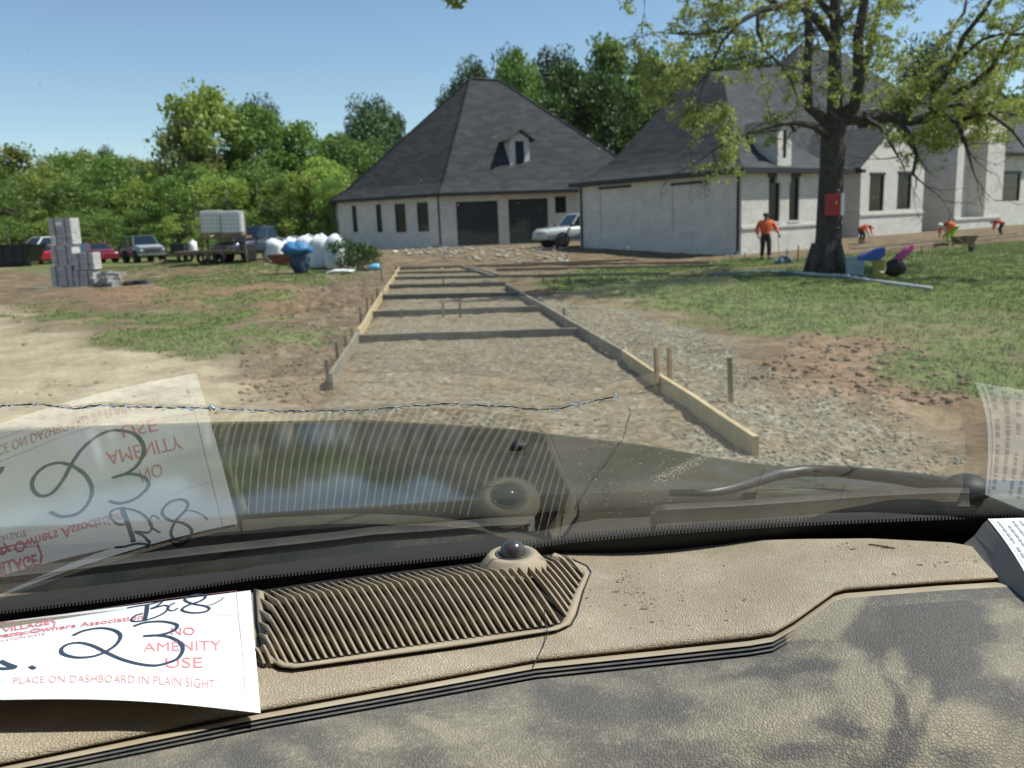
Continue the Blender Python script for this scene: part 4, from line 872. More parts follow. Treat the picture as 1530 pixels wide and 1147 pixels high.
# vent
nearl=[(330,1008),(395,993),(430,993),(600,968),(700,955),(840,932)]; farl=[(300,905),(390,884),(520,866),(600,856),(720,843),(830,828),(872,838)]
vent=[D(x,y,.002) for x,y in [(392,960),(402,984),(420,995),(440,997),(600,975),(700,961),(832,940),(850,932),(858,918),(880,856),(874,848),(828,827),(720,840),(600,853),(480,868),(386,882)]]
dv=MB(); dv.poly(vent); dfv=dv.build('defrost_vent',DKB,truck,recalc=False)  # flat dark sheet in place of the shaded cavity below the slats
rim=[(383,880),(386,930),(392,965),(402,986),(420,996),(440,998),(520,987),(600,976),(700,962),(832,941),(850,933),(858,918),(868,885),(880,856),(874,847),(828,826)]
rp=[]; 
for i in range(len(rim)-1):
    for k in range(4): a,b=rim[i],rim[i+1]; rp.append((a[0]+(b[0]-a[0])*k/4,a[1]+(b[1]-a[1])*k/4))
rp.append(rim[-1]); cx,cy=640,915
def inset(p,q):
    d=Vector((cx-p[0],(cy-p[1])*3)); d.normalize(); return (p[0]+d.x*q,p[1]+d.y*q*.75)
rows=[[D(*inset(p,-3),-.004) for p in rp],[D(*inset(p,-2),.0005) for p in rp],[D(*inset(p,0),.004) for p in rp],[D(*inset(p,9),.0045) for p in rp],[D(*inset(p,13),.001) for p in rp]]
MB().grid(rows).build('vent_rim',TANP,dfv,smooth=True,recalc=False)
MB().grid([[D(*inset(p,-5),.0009) for p in rp],[D(*inset(p,-2.2),.0013) for p in rp]]).build('vent_gap',BLK,dfv,recalc=False)
sl=MB(); 
def ribpts(xn):
    yn=interp(nearl,xn)-2; N_=D(xn,yn,.004); xf=xn-78-.04*(xn-600); yf=interp(farl,xf)+2; Fp=D(xf,yf-3,.001)
    if xf<384: tq=(384-xf)/(xn-9-xf); Fp=Fp.lerp(N_,min(.8,tq))
    if xn>838: 
        k=(xn-838)/ (930-838); ex=850+ (876-850)*k-4; ey=928-(928-856)*k; 
        N_=D(ex,ey,.004)
    return Fp,N_
xn=372
while xn<930:
    if xn<392: xn+=11.6; continue
    Fp,N_=ribpts(xn); xn+=11.6
    def pt(t):
        p=Fp.lerp(N_,t); hh=.0145*min(1,t/.38) if t<.38 else .0145*(1-((t-.38)/.62)**1.6); 
        if xn<520: hh*=.25+.75*min(1,max(0,(xn-385)/110))
        if xn>850: hh*=max(.35,1-(xn-850)/110)
        return p,hh
    w_=.00072; ts=[0,.1,.2,.3,.36,.38,.40,.43,.5,.6,.7,.8,.9,1]; L_=[];R_=[];LB=[];RB_=[]
    for t_ in ts:
        p,hh=pt(t_); ww=w_*(.8+.5*t_)
        L_.append(p+Vector((-ww,0,hh)));R_.append(p+Vector((ww,0,hh)));LB.append(p+Vector((-ww,0,hh-.006)));RB_.append(p+Vector((ww,0,hh-.006)))
    sl.grid([LB,L_,R_,RB_],flip=False)
sl.build('slats',TANP,dfv,recalc=False)
# sun sensor dome
q=D(767,846,.006); prof=[(0,.0),(.033,.0),(.0325,.002),(.024,.0125),(.0225,.0135),(.0165,.0135),(.016,.0125),(.012,.0128)]
se=MB().lathe(q,[(a,b) for a,b in prof[1:]],40).build('sun_sensor',TANP,dfv,smooth=True)
MB().lathe(q,[(.0125,.0125),(.0124,.016),(.0110,.021),(.008,.0247),(.004,.0265),(.0001,.027)],32).build('lens',mat('smoked_lens',(.06,.055,.05),.22,spec=.7,coat=.4),se,smooth=True)
MB().lathe(q,[(.0165,.0137),(.0170,.0142),(.0155,.0142),(.0128,.0130)],40).build('ring',mat('grey_ring',(.14,.14,.14),.4),se,smooth=True)
# windscreen
rows=[]
for zz in np.linspace(-.47,.30,30):
    r=[]
    for xx in np.linspace(-.62,.95,90):
        kk=.7712 if xx<0 else -.10; yy=.7051-.3036*zz+.0158*xx-kk*xx*xx+.1019*zz*zz-1.4*max(0,xx-.25)**2
        r.append(Vector((xx,yy,zz+CZ)))
    rows.append(r)
top=rows[-1]
for k in range(1,9): rows.append([p+Vector((0,-.036*k-.002*k*k,.032*k)) for p in top])  # unseen upper glass swept back so sun reaches the whole dash
ws=MB().grid(rows).build('windscreen',glassmat(),truck,smooth=True,recalc=False)
hdr=rows[-1]
# frit band
fl=[(-150,940),(0,913),(200,890),(380,862),(560,843),(700,829),(850,807),(1000,794),(1150,784),(1300,777),(1450,771),(1620,766)]
fx=list(np.arange(-150,1620,10)); mb=MB().grid([[G(x,interp(fl,x)+dy,.004) for x in fx] for dy in (0,15,40,90,150)])
for x in np.arange(-140,1600,5.2):
    y=interp(fl,x); mb.quad(G(x,y+1,.0042),G(x+2.6,y+1,.0042),G(x+2.9,y-5,.0042),G(x+.5,y-5,.0042))
mb.build('black_frit_band',BLK,truck,recalc=False)
# hidden well between dash and glass
MB().grid([[D(x,interp(far,x)+8,-.05) for x in xs],[D(x,interp(far,x)-40,-.07) for x in xs]]).build('defrost_well',DKB,truck,recalc=False)
# cracks
def crack(pts,r,m,seed,jit=1.2,step=5,label=None):
    rr=random.Random(seed); out=[]
    for i in range(len(pts)-1):
        a,b=pts[i],pts[i+1]; n=max(1,int(math.hypot(b[0]-a[0],b[1]-a[1])/step))
        for k in range(n): out.append((a[0]+(b[0]-a[0])*k/n+rr.uniform(-1,1)*jit*.3,a[1]+(b[1]-a[1])*k/n+rr.uniform(-1,1)*jit))
    out.append(pts[-1]); o=MB().tube([G(x,y,.002) for x,y in out],[r*rr.uniform(.5,1.3) for _ in out],5).build('crack',m,ws,smooth=True)
    if label:o['label']=label
    return out
CK=mat('crack_dark',(.03,.04,.045),.25); CL=mat('crack_bright',(.75,.85,.9),.15,metal=.6)
cpts=[(-40,606),(0,605),(60,602),(110,609),(150,603),(200,606),(310,608),(380,611),(430,612),(545,611),(600,606),(640,603),(680,601),(720,604),(760,606),(800,610),(830,609),(870,601),(920,591)]
crack(cpts,.00065,CK,1,1.0,label='long silvery crack across the windscreen')
mb=MB(); rr=random.Random(12)
for k in range(230):
    x=rr.uniform(0,922); y=interp(cpts,x)+rr.gauss(0,1.6); L=rr.uniform(1.5,9); a=G(x,y,.0028);b=G(x+L,y+rr.uniform(-1.5,1.5)+(interp(cpts,x+L)-interp(cpts,x)),.0028); mb.tube([a,b],rr.uniform(.00018,.0006),4)
for x in (316,): mb.blob(G(x,607,.003),(.0028,.0015,.0028),3,8,.3)
mb.blob(G(920,591,.003),(.003,.001,.0012),4,8,.3)
mb.build('crack_glints',CL,ws)
crack([(938,606),(942,614),(936,632),(930,655),(920,668),(905,690),(885,715),(868,742),(858,760)],.00032,CK,3,.8,label='thin dark crack dropping toward the hood')
crack([(1286,668),(1278,690),(1268,710)],.00022,CK,4,.6)
crack([(1262,725),(1254,745)],.0002,CK,5,.6)
crack([(1142,698),(1134,715),(1124,750)],.00022,CK,6,.6)
# dried smear of dirt on the glass
mb=MB(); rr=random.Random(3)
for k in range(520):
    t_=rr.random(); x=978+90*t_+rr.gauss(0,7); y=718-38*t_+abs(rr.gauss(0,1))*9*(1-t_*.7)-3; s=rr.uniform(.0002,.0006); p=G(x,y,-.003); mb.quad(p+Vector((-s,0,-s*.6)),p+Vector((s*1.4,0,-s*.3)),p+Vector((s,0,s*.7)),p+Vector((-s,0,s*.4)))
for k in range(150):
    x=rr.uniform(860,1010); y=rr.uniform(640,770); s=rr.uniform(.0001,.00035); p=G(x,y,-.003); L=rr.uniform(1,5); mb.quad(p+Vector((-s*L,0,-s*.5-s*L*.2)),p+Vector((s*L,0,s*L*.3)),p+Vector((s*L,0,s+s*L*.3)),p+Vector((-s*L,0,s*.4-s*L*.2)))
mb.build('dirt_smear',mat('dry_dirt',(.55,.50,.38),.9),ws,recalc=False)
# hair lying on the dash
tag(MB().tube([D(812,905,.012),D(815,930,.009),D(819,945,.004),D(812,965,.003),D(802,985,.003),D(795,1000,.001)],.00035,5).build('stray_hair',BLK),'thin dark hair curving over the vent rim and dash','hair')
tag(MB().tube([D(1298,813,padh(1298)+.001),D(1315,815,padh(1315)+.001),D(1337,819,padh(1337)+.001)],.0006,5).build('pine_needle',DKB),'short dark pine needle on the tan dash','needle')
# hood
def HZ(y,x=0): return CZ-.50-.104*(y-1.45)-.02*(x*x)*.6
def HP(px,py,dz=0):
    d=ray(px,py); t=(-.50+.104*1.45+dz)/(d.z+.104*d.y); q=d*t; return Vector((q.x,q.y,q.z+CZ))
hf=[(-300,660),(0,640),(330,630),(550,627),(760,640),(960,664),(1100,689),(1250,705),(1450,716),(1700,722)]
hr=[(-300,800),(100,788),(330,775),(600,757),(870,737),(1000,733),(1200,737),(1450,745),(1700,745)]
hx=list(np.arange(-300,1700,12)); rows=[]
for t_ in [-.12,-.05,0]+list(np.linspace(.03,.97,24))+[1]:
    r=[]
    for x in hx:
        tt=max(t_,0); y=interp(hf,x)*(1-tt)+interp(hr,x)*tt
        p=HP(x,y)
        cr=.018*math.exp(-((x-820)/35)**2)*math.sin(math.pi*tt)*0
        if t_<0: p=p+Vector((0,-t_*1.2,t_*t_*0-(.10 if t_<-.1 else .02)))
        p.z+=.012*math.sin(math.pi*tt)*math.sin(x/260.)+cr; r.append(p)
    rows.append(r)
rows.append([p+Vector((0,-.004,-.03)) for p in rows[-1]])
HOODM=mat('hood_paint',(.030,.031,.024),.10,(.055,.051,.040),5,coat=0,spec=.22)
HOODM.node_tree.nodes['Principled BSDF'].inputs['IOR'].default_value=1.33
hood=MB().grid(rows).build('hood',HOODM,truck,smooth=True,recalc=False)
# small ornament / nozzle on the hood
q=HP(775,672); MB().blob((q.x,q.y,q.z+.012),(.022,.03,.014),3,10,.1).build('washer_nozzle',BLK,hood,smooth=True)
# cowl
rows=[]; cbot=[(x,y+75) for x,y in hr]
for k,t_ in enumerate(np.linspace(0,1,14)):
    r=[]
    for x in hx:
        y=interp(hr,x)+3+t_*100; a=HP(x,y,-.035-.06*t_); a.z+=.010*math.sin(x/90.+t_*5)*math.sin(math.pi*t_)+.008*math.sin(t_*14+x/300); r.append(a)
    rows.append(r)
cowl=MB().grid(rows).build('cowl_panel',mat('cowl_plastic',(.008,.009,.008),.35,(.022,.02,.013),14,bump=.3,bs=40,bd=.004,spec=.4),truck,smooth=True,recalc=False)
# wipers
def CP(px,py,dz): return HP(px,py,dz)
arm=MB(); ap=[(1452,728),(1400,722),(1330,712),(1250,704),(1200,703),(1160,709),(1120,722),(1090,731),(1060,736),(1000,736)]
arm.tube([CP(x,y,.022) for x,y in ap],[.016,.014,.012,.011,.011,.012,.010,.009,.007,.006],8); wa=arm.build('wiper_arm',mat('wiper_black',(.02,.02,.02),.45),truck,smooth=True)
MB().blob(CP(1445,728,.02),(.04,.04,.022),6,12,.05).build('pivot_cap',BLK,wa,smooth=True)
bl=MB(); bp=[(976,783),(984,771),(1000,769),(1100,764),(1200,757),(1300,749),(1400,744),(1450,744)]
bl.grid([[G(x,y+dy,o_) for x,y in bp] for dy,o_ in ((-2,-.006),(-3,-.014),(3,-.018),(14,-.014),(18,-.006))]); bl.build('wiper_blade',mat('wiper_rubber',(.012,.011,.009),.6,(.028,.025,.018),30),truck,smooth=True)
bl=MB(); bp=[(-100,880),(100,858),(300,834),(500,812),(560,804),(640,799),(720,792),(800,788)]
bl.grid([[G(x,y+dy,o_) for x,y in bp] for dy,o_ in ((0,-.006),(-2,-.016),(5,-.018),(9,-.014),(11,-.006))]); bl.build('wiper_blade',mat('wiper_rubber',(.035,.033,.028),.5),truck,smooth=True)
# unseen cab shell: roof, header, pillars, doors, seats
CAB=mat('headliner',(.03,.027,.025),.95); SEAT=mat('seat_cloth',(.035,.033,.032),.95,(.05,.047,.045),30)
n=len(hdr); mb=MB(); mb.grid([hdr,[p+Vector((0,-.1,.03)) for p in hdr],[Vector((p.x,-.4,CZ+.62)) for p in hdr],[Vector((p.x,-1.5,CZ+.58)) for p in hdr],[Vector((p.x,-1.55,CZ-1.2)) for p in hdr]]); mb.build('roof_shell',CAB,truck,recalc=False)
for sx,col in ((-.62,0),(1.15,-1)):
    pl=[r_[col] for r_ in [rows_ for rows_ in [hdr]]]
mb=MB()
for sx in (-.64,.97): mb.box(sx-.02,sx+.02,-1.55,.30,CZ-1.1,CZ+.62); mb.box(sx-.02,sx+.02,.30,.62,CZ-1.1,CZ-.22)  # unseen doors walled up to the roof to block sun on the seats
mb.box(-.66,1.19,-1.55,.62,CZ-1.14,CZ-1.1); mb.build('sun_block_doors',CAB,truck)
for xx in (0.02,.72):
    mb=MB(); mb.box(xx-.26,xx+.26,-.62,-.08,CZ-.86,CZ-.70); mb.box(xx-.25,xx+.25,-.78,-.6,CZ-.75,CZ-.05); mb.box(xx-.13,xx+.13,-.78,-.68,CZ-.03,CZ+.13); mb.build('seat',SEAT,truck,bevel=.03)
# ============================================================ PAPERS
WHT=mat('white_card',(.80,.80,.80),.6); RED=mat('red_print',(.70,.22,.24),.7); PNK=mat('faded_red_print',(.60,.30,.30),.7); GRYP=mat('grey_print',(.30,.30,.33),.7); INK=mat('marker_ink',(.035,.05,.085),.5)
class Sheet:
    def __init__(s,TR,BR,TL,BL,ext,bulge):   # pixel corners with heights
        s.c=[D(*TR),D(*BR),D(*TL),D(*BL)]; s.ext=ext; s.b=bulge
    def p(s,a,b,off=0):  # a: 0 right..1 left(visible edge)..; b:0 top(far) .. 1 near
        TR,BR,TL,BL=s.c; q=(TR.lerp(BR,b)*(1-a)+TL.lerp(BL,b)*a); q=q+Vector((0,0,s.b(a,b)+off)); return q
    def find(s,px,py):
        a,b=.3,.5
        def pr(q): q=q-Vector((0,0,CZ)); d=q.dot(CF); return 765+FPX*q.dot(CR)/d,573.5-FPX*q.dot(CU)/d
        for _ in range(25):
            x,y=pr(s.p(a,b)); e=1e-4; x1,y1=pr(s.p(a+e,b)); x2,y2=pr(s.p(a,b+e)); J=Matrix(((x1-x)/e,(x2-x)/e),) if False else None
            A,B_,C_,D_=(x1-x)/e,(x2-x)/e,(y1-y)/e,(y2-y)/e; det=A*D_-B_*C_; rx,ry=px-x,py-y; a+=(D_*rx-B_*ry)/det; b+=(-C_*rx+A*ry)/det
        return a,b
def ribbon(mb,sh,pts,wd,off=.0004):
    ab=[sh.find(*p) for p in pts]; P3=[sh.p(a,b,off) for a,b in ab]; L=[];R_=[]
    for i,p in enumerate(P3):
        d=(P3[min(i+1,len(P3)-1)]-P3[max(i-1,0)]).normalized(); nn=d.cross(Vector((0,0,1))).normalized(); w_=wd[i] if isinstance(wd,list) else wd; L.append(p+nn*w_);R_.append(p-nn*w_)
    mb.grid([L,R_])
def smooth(pts,n=6):
    out=[]; P_=[pts[0]]+list(pts)+[pts[-1]]
    for i in range(1,len(P_)-2):
        for k in range(n):
            t=k/n; q=[]
            for c in (0,1):
                a,b,c_,d=P_[i-1][c],P_[i][c],P_[i+1][c],P_[i+2][c]; q.append(.5*(2*b+(c_-a)*t+(2*a-5*b+4*c_-d)*t*t+(3*b-a-3*c_+d)*t**3))
            out.append(tuple(q))
    out.append(pts[-1]); return out
def text_on(sh,parent,txt,x0,y0,x1,y1,hpx,m,name='printed_text',bold=0,off=.0004):
    cu=bpy.data.curves.new(name,'FONT'); cu.body=txt; cu.offset=bold; cu.resolution_u=3; o=bpy.data.objects.new(name,cu); COL.objects.link(o); dg=bpy.context.evaluated_depsgraph_get(); me=bpy.data.meshes.new_from_object(o.evaluated_get(dg)); COL.objects.unlink(o); bpy.data.objects.remove(o)
    xs_=[v_.co.x for v_ in me.vertices]; w_=max(xs_); capH=.7
    a0=sh.find(x0,y0); a1=sh.find(x1,y1); P0=sh.p(*a0); P1_=sh.p(*a1); au=sh.find(x0+0,y0-hpx)
    dA=(au[0]-a0[0],au[1]-a0[1])
    # remove shear: keep 'up' as pure b direction plus slope
    for v_ in me.vertices:
        s_=v_.co.x/w_; t_=v_.co.y/capH; a=a0[0]+(a1[0]-a0[0])*s_+dA[0]*t_; b=a0[1]+(a1[1]-a0[1])*s_+dA[1]*t_; v_.co=sh.p(a,b,off)
    me.materials.clear(); me.materials.append(m); q=bpy.data.objects.new(name,me); COL.objects.link(q); q.parent=parent; return q
sh=Sheet((374,877,.004),(389,1063,.012),(0,924,.0),(0,1043,.024),.4,lambda a,b:(.004*math.sin(math.pi*min(a,1))+.002)*math.sin(math.pi*b*.5)-.003)
mb=MB(); NA=30; mb.grid([[sh.p(a,b) for a in np.linspace(0,1.5,NA)] for b in np.linspace(0,1,14)]); pp=mb.build('parking_permit',WHT,None,smooth=True); tag(pp,'white parking permit card with red print and thick marker 23, lying on the dash','permit card')
def line(mb,pts,w_): ribbon(mb,sh,pts,w_)
mb=MB()
for pts in ([(353,883),(358,935),(364,990),(367,1043)],[(353,883),(250,895),(150,910),(0,932)],[(367,1043),(300,1036),(200,1029),(100,1027),(0,1028)],[(366,1016),(300,1010),(200,1005),(100,1004),(0,1007)],[(357,919),(300,921)]):
    q=[]
    for i in range(len(pts)-1):
        for k in range(6): q.append((pts[i][0]+(pts[i+1][0]-pts[i][0])*k/6,pts[i][1]+(pts[i+1][1]-pts[i][1])*k/6))
    line(mb,q+[pts[-1]],.00022)
mb.build('printed_border',PNK,pp,recalc=False)
text_on(sh,pp,'NO',254,949,291,949,11,RED); text_on(sh,pp,'AMENITY',214,974,331,972,13,RED); text_on(sh,pp,'USE',245,998,303,998,15,RED)
text_on(sh,pp,'PLACE ON DASHBOARD IN PLAIN SIGHT',19,1022,322,1030,9.5,PNK)
text_on(sh,pp,'Property Owners Association',-40,957,214,925,5.5,RED,bold=.012)
text_on(sh,pp,'EXPIRATION DATE',-20,963,67,949,3.6,PNK)
text_on(sh,pp,'VILLAGE',4,945,74,933,6,RED,bold=.02)
mb=MB(); st=[(-30,938),(0,930),(76,926),(82,930),(80,939),(10,952),(-25,950),(-30,938)]; 
for q,w_ in ((st,.0006),([(a,b+1.5) if b<935 else (a-2,b-2) for a,b in st],.0003)): 
    z_=[]
    for i in range(len(q)-1):
        for k in range(4): z_.append((q[i][0]+(q[i+1][0]-q[i][0])*k/4,q[i][1]+(q[i+1][1]-q[i][1])*k/4))
    ribbon(mb,sh,z_+[q[-1]],w_)
mb.build('printed_stamp',RED,pp,recalc=False)
mb=MB()
strokes=[([(109,950),(125,943),(150,939),(170,942),(180,950),(175,962),(160,973),(140,981),(115,983),(95,978),(92,970),(102,963),(120,961),(140,966),(160,976),(180,985),(200,991),(215,994)],.0015),
([(200,936),(215,931),(235,929),(250,930),(264,934),(262,941),(248,947),(232,950),(214,951)],.0015),([(214,951),(235,950),(255,953),(270,962),(273,972),(266,984),(250,991),(232,995),(215,994)],.0016),
([(190,909),(205,906),(225,903),(243,898)],.001),([(220,905),(219,915),(216,928)],.0018),([(243,899),(236,905),(226,910),(245,905),(252,908),(244,917),(225,925),(205,929),(196,927),(203,920),(214,917)],.001),
([(262,901),(254,905),(250,910),(258,913),(266,909)],.0008),([(304,889),(292,889),(279,893),(277,898),(290,903),(306,906),(313,910),(304,915),(286,916),(272,912),(280,905),(298,899),(307,893),(304,889)],.0012),([(306,906),(318,903),(330,897),(334,893)],.0005),
([(0,988),(10,993),(22,998),(5,1000),(-8,999)],.002),([(45,996),(52,1000)],.0016)]
for q,w_ in strokes: ribbon(mb,sh,smooth(q),w_,.0006)
mb.build('marker_writing',INK,pp,recalc=False)
# folded papers at the right
sh2=Sheet((1476,775,.068),(1552,892,.056),(1660,770,.075),(1770,900,.065),.4,lambda a,b:.004*math.sin(math.pi*b))
e=MB(); e.grid([[sh2.p(a,b) for a in np.linspace(0,1,10)] for b in np.linspace(0,1,8)])
fl_=[(0,0),(-.018,-.004),(-.032,-.014),(-.045,-.030)]
bk=e.build('folded_booklet',WHT,None,smooth=True); tag(bk,'white printed booklet folded over at the right end of the dash','booklet')
mb=MB(); mb.grid([[sh2.p(0,b)+Vector((dx*(1-b*.9),dy*.2,dz*(1-.5*b)-.0006)) for dx,dz,dy in ((0,0,0),(-.004,-.004,.0),(-.011,-.016,.006),(-.026,-.030,.012))] for b in np.linspace(0,1,8)]); mb.build('folded_page',mat('page_back_shaded',(.22,.20,.18),.7),bk,smooth=True,recalc=False)  # back of the white page, coloured dark for the shade it lies in
mb=MB(); 
mb.grid([[sh2.p(a,b,-.0025) for a in (.03,.5,1)] for b in (0,.5,1)]); mb.grid([[sh2.p(-.015,b,-.004) for b in np.linspace(.03,1,6)],[sh2.p(.0,b,-.0015) for b in np.linspace(.03,1,6)]]); mb.build('lower_pages',mat('page_grey',(.35,.34,.33),.7),bk,recalc=False)
mb=MB(); rr=random.Random(4)
for k in range(15):
    a=.05+.06*k; b=.06
    while b<.95:
        L=rr.uniform(.015,.07); mb.quad(sh2.p(a,b,.0006),sh2.p(a+.022,b,.0006),sh2.p(a+.022,min(b+L,.97),.0006),sh2.p(a,min(b+L,.97),.0006)) if rr.random()<.85 else None; b+=L+.014
mb.build('printed_lines',mat('print_grey',(.33,.33,.36),.7),bk,recalc=False)
mb=MB(); mb.grid([[sh2.p(a,b,.0005) for b in np.linspace(.03,.98,6)] for a in (.025,.029)]); mb.build('printed_border',mat('print_grey',(.33,.33,.36),.7),bk,recalc=False)
# ============================================================ VEHICLES
TYRE=mat('tyre',(.015,.015,.015),.85); RIM=mat('rim',(.30,.31,.32),.35,metal=.7); CARG=mat('car_glass',(.01,.018,.022),.05,spec=.8); CHR=mat('chrome',(.5,.5,.5),.2,metal=1); LAMP=mat('headlamp',(.6,.62,.62),.1,spec=.8); TAIL=mat('tail_lamp',(.5,.01,.02),.2); UND=mat('underbody',(.012,.012,.012),.9)
def ringbody(stations,top=.86,low=.93):
    mb=MB(); rows=[]
    for x,zb,zt,hw in stations:
        h=zt-zb; rows.append([Vector((x,y,z)) for y,z in ((-hw*low,zb),(-hw,zb+h*.22),(-hw,zb+h*.72),(-hw*.96,zt-h*.08),(-hw*top,zt),(0,zt+.03),(hw*top,zt),(hw*.96,zt-h*.08),(hw,zb+h*.72),(hw,zb+h*.22),(hw*low,zb),(-hw*low,zb))])
    mb.grid(rows); mb.poly(rows[0][:-1]); mb.poly(rows[-1][:-1]); return mb
def cabin(e,pts,hw,hwt,paint,name='cabin',pillars=(),solid=False):
    """pts: rear-bottom, rear-top, front-top, front-bottom as (x,z)"""
    (x0,z0),(x1,z1),(x2,z2),(x3,z3)=pts; mb=MB(); L=[Vector((x0,-hw,z0)),Vector((x1,-hwt,z1)),Vector((x2,-hwt,z2)),Vector((x3,-hw,z3))]; R_=[Vector((p.x,-p.y,p.z)) for p in L]
    mb.poly(L);mb.poly(R_[::-1]); 
    for i in range(3): mb.quad(L[i],R_[i],R_[i+1],L[i+1])
    mb.poly([L[0],L[3],R_[3],R_[0]]); c=mb.build(name,paint,e,bevel=.03)
    def q(a,b,c_,d,ins,out,nm):
        P_=[a,b,c_,d]; cen=(a+b+c_+d)/4; P_=[cen+(p-cen)*ins for p in P_]; nn=(b-a).cross(c_-b).normalized(); 
        if nn.dot(cen-Vector(((x0+x3)/2,0,(z0+z1)/2)))<0: nn=-nn
        m_=MB(); m_.prism([p+nn*out-nn*.01 for p in P_],nn*.012); return m_.build(nm,CARG,e)
    q(L[2],R_[2],R_[3],L[3],.88,.004,'windscreen'); q(L[1],R_[1],R_[0],L[0],.85,.004,'rear_window')
    xm=(x0*.45+x3*.55); xt=(x1*.5+x2*.5)
    for S_ in (L,R_):
        sg=1 if S_ is R_ else -1; mt=Vector((xt,S_[1].y,z1)); mbm=Vector((xm,S_[0].y,z0+(z3-z0)*.5))
        q(S_[0],S_[1],mt,mbm,.80,.004,'side_window'); q(mbm,mt,S_[2],S_[3],.80,.004,'side_window')
    return c
def wheels(e,xs_,hw,r):
    for x in xs_:
        for sy in (-1,1):
            t=MB().lathe((x,sy*(hw-.1),r),[(r*.55,-.11),(r*.93,-.11),(r,-.08),(r,.08),(r*.93,.11),(r*.55,.11)],20,'y').build('wheel',TYRE,e,smooth=True)
            MB().lathe((x,sy*(hw-.1),r),[(.001,.09),(r*.3,.10),(r*.35,.06),(r*.58,.10),(r*.6,.0)] if sy>0 else [(.001,-.09),(r*.3,-.10),(r*.35,-.06),(r*.58,-.10),(r*.6,.0)],16,'y').build('rim',RIM,t)
            MB().lathe((x,sy*(hw-.14),r+.02),[(.001,-.16),(r*1.18,-.16),(r*1.18,.145),(.001,.145)],20,'y').build('wheel_arch',UND,e)
def vehicle(name,label,cat,kind,paint,hoodp=None,loc=(0,0,0),rz=0,group='vehicles parked on the site'):
    e=thing(name,label,cat,loc,rz,group)
    if kind=='sedan':
        ringbody([(-2.25,.35,.78,.72),(-2.1,.25,.92,.85),(-1.3,.22,.96,.89),(1.0,.22,.90,.89),(1.9,.24,.78,.86),(2.25,.3,.62,.74)]).build('body',paint,e,smooth=True)
        cabin(e,[(-1.75,.93),(-1.0,1.38),(.25,1.40),(1.15,.90)],.80,.60,paint,'roof'); wheels(e,(-1.35,1.38),.89,.32); hx_,hz,hw_=2.12,.62,.62; gz_=.5
    elif kind in('suv','pickup'):
        R=1.04 if kind=='suv' else 1.05
        if kind=='suv': ringbody([(-2.3,.45,1.05,.85),(-2.15,.38,1.12,.92),(.9,.38,1.12,.93),(1.2,.38,1.10,.93),(2.2,.4,1.0,.9),(2.35,.45,.9,.84)]).build('body',paint,e,smooth=True); cabin(e,[(-2.15,1.1),(-1.95,1.78),(.35,1.80),(1.05,1.08)],.88,.70,paint,'roof')
        else:
            ringbody([(-.55,.45,1.12,.93),(1.1,.42,1.12,.95),(1.3,.42,1.10,.95),(2.5,.45,1.02,.92),(2.7,.5,.9,.86)]).build('body',paint,e,smooth=True); cabin(e,[(-.5,1.1),(-.35,1.80),(.55,1.82),(1.2,1.08)],.88,.70,paint,'roof')
            b_=MB(); b_.box(-2.8,-.6,-.93,-.85,.55,1.18);b_.box(-2.8,-.6,.85,.93,.55,1.18);b_.box(-2.85,-2.77,-.92,.92,.55,1.16);b_.box(-.66,-.59,-.85,.85,.55,1.16);b_.box(-2.78,-.66,-.85,.85,.55,.62); b_.build('cargo_bed',paint,e,bevel=.01)
        wheels(e,(-1.45,1.45) if kind=='suv' else (-1.8,1.75),.95,.38); hx_,hz,hw_=(2.3 if kind=='suv' else 2.64),.82,.70; gz_=.72
        MB().box(hx_+.0,hx_+.12,-.9,.9,.45,.6).build('bumper',CHR,e,bevel=.03)
        for x in (1.15,):
            for sy in (-1,1): MB().box(x,x+.1,sy*1.0-.09,sy*1.0+.09,1.1,1.26).build('side_mirror',UND,e,bevel=.02)
    for sy in (-1,1): MB().blob((hx_-.02,sy*hw_,hz),(.09,.16,.10),2,12,0).build('headlight',LAMP,e,smooth=True); MB().box(-hx_-.02 if kind!='pickup' else -2.87,-hx_+.06 if kind!='pickup' else -2.84,sy*.78-.1,sy*.78+.1,hz,hz+.2).build('tail_light',TAIL,e)
    g_=MB(); g_.box(hx_-.04,hx_+.05,-.48,.48,gz_-.12,gz_+.16); gr_=g_.build('grille',UND,e); g2=MB()
    for k in range(4): g2.box(hx_+.05,hx_+.06,-.48,.48,gz_-.1+.07*k,gz_-.075+.07*k)
    g2.build('grille_bar',CHR,gr_)
    for k in (0,):
        h_=MB()
        if kind=='sedan': h_.prism([Vector((1.15,-.7,.925)),Vector((2.0,-.66,.80)),Vector((2.0,.66,.80)),Vector((1.15,.7,.925))],(0,0,.03))
        else: h_.prism([Vector((1.15,-.8,1.115)),Vector((hx_-.15,-.76,1.0)),Vector((hx_-.15,.76,1.0)),Vector((1.15,.8,1.115))],(0,0,.05))
        h_.build('hood',hoodp or paint,e,bevel=.015)
    return e
def paint(n,c): return mat(n,c,.28,coat=.6,spec=.5)
def at_px(px,py): p=gp(px,py); return p
PW=paint('white_paint',(.55,.56,.55)); PMA=paint('maroon_paint',(.20,.02,.035)); PRD=paint('red_paint',(.42,.02,.04)); PGR=paint('dark_grey_paint',(.08,.083,.085)); PSV=paint('silver_paint',(.55,.57,.58)); PBL=paint('dark_blue_paint',(.035,.045,.06))
p=at_px(147,392); vehicle('parked_sedan','maroon sedan between the tall brick stack and the boxy dark off-roader','car','sedan',PMA,None,p,-math.pi/2+.75)
p=at_px(216,391); vehicle('parked_off_roader','boxy dark grey off-roader with pale hood and silver grille','car','suv',PGR,PSV,p,-math.pi/2+.65)
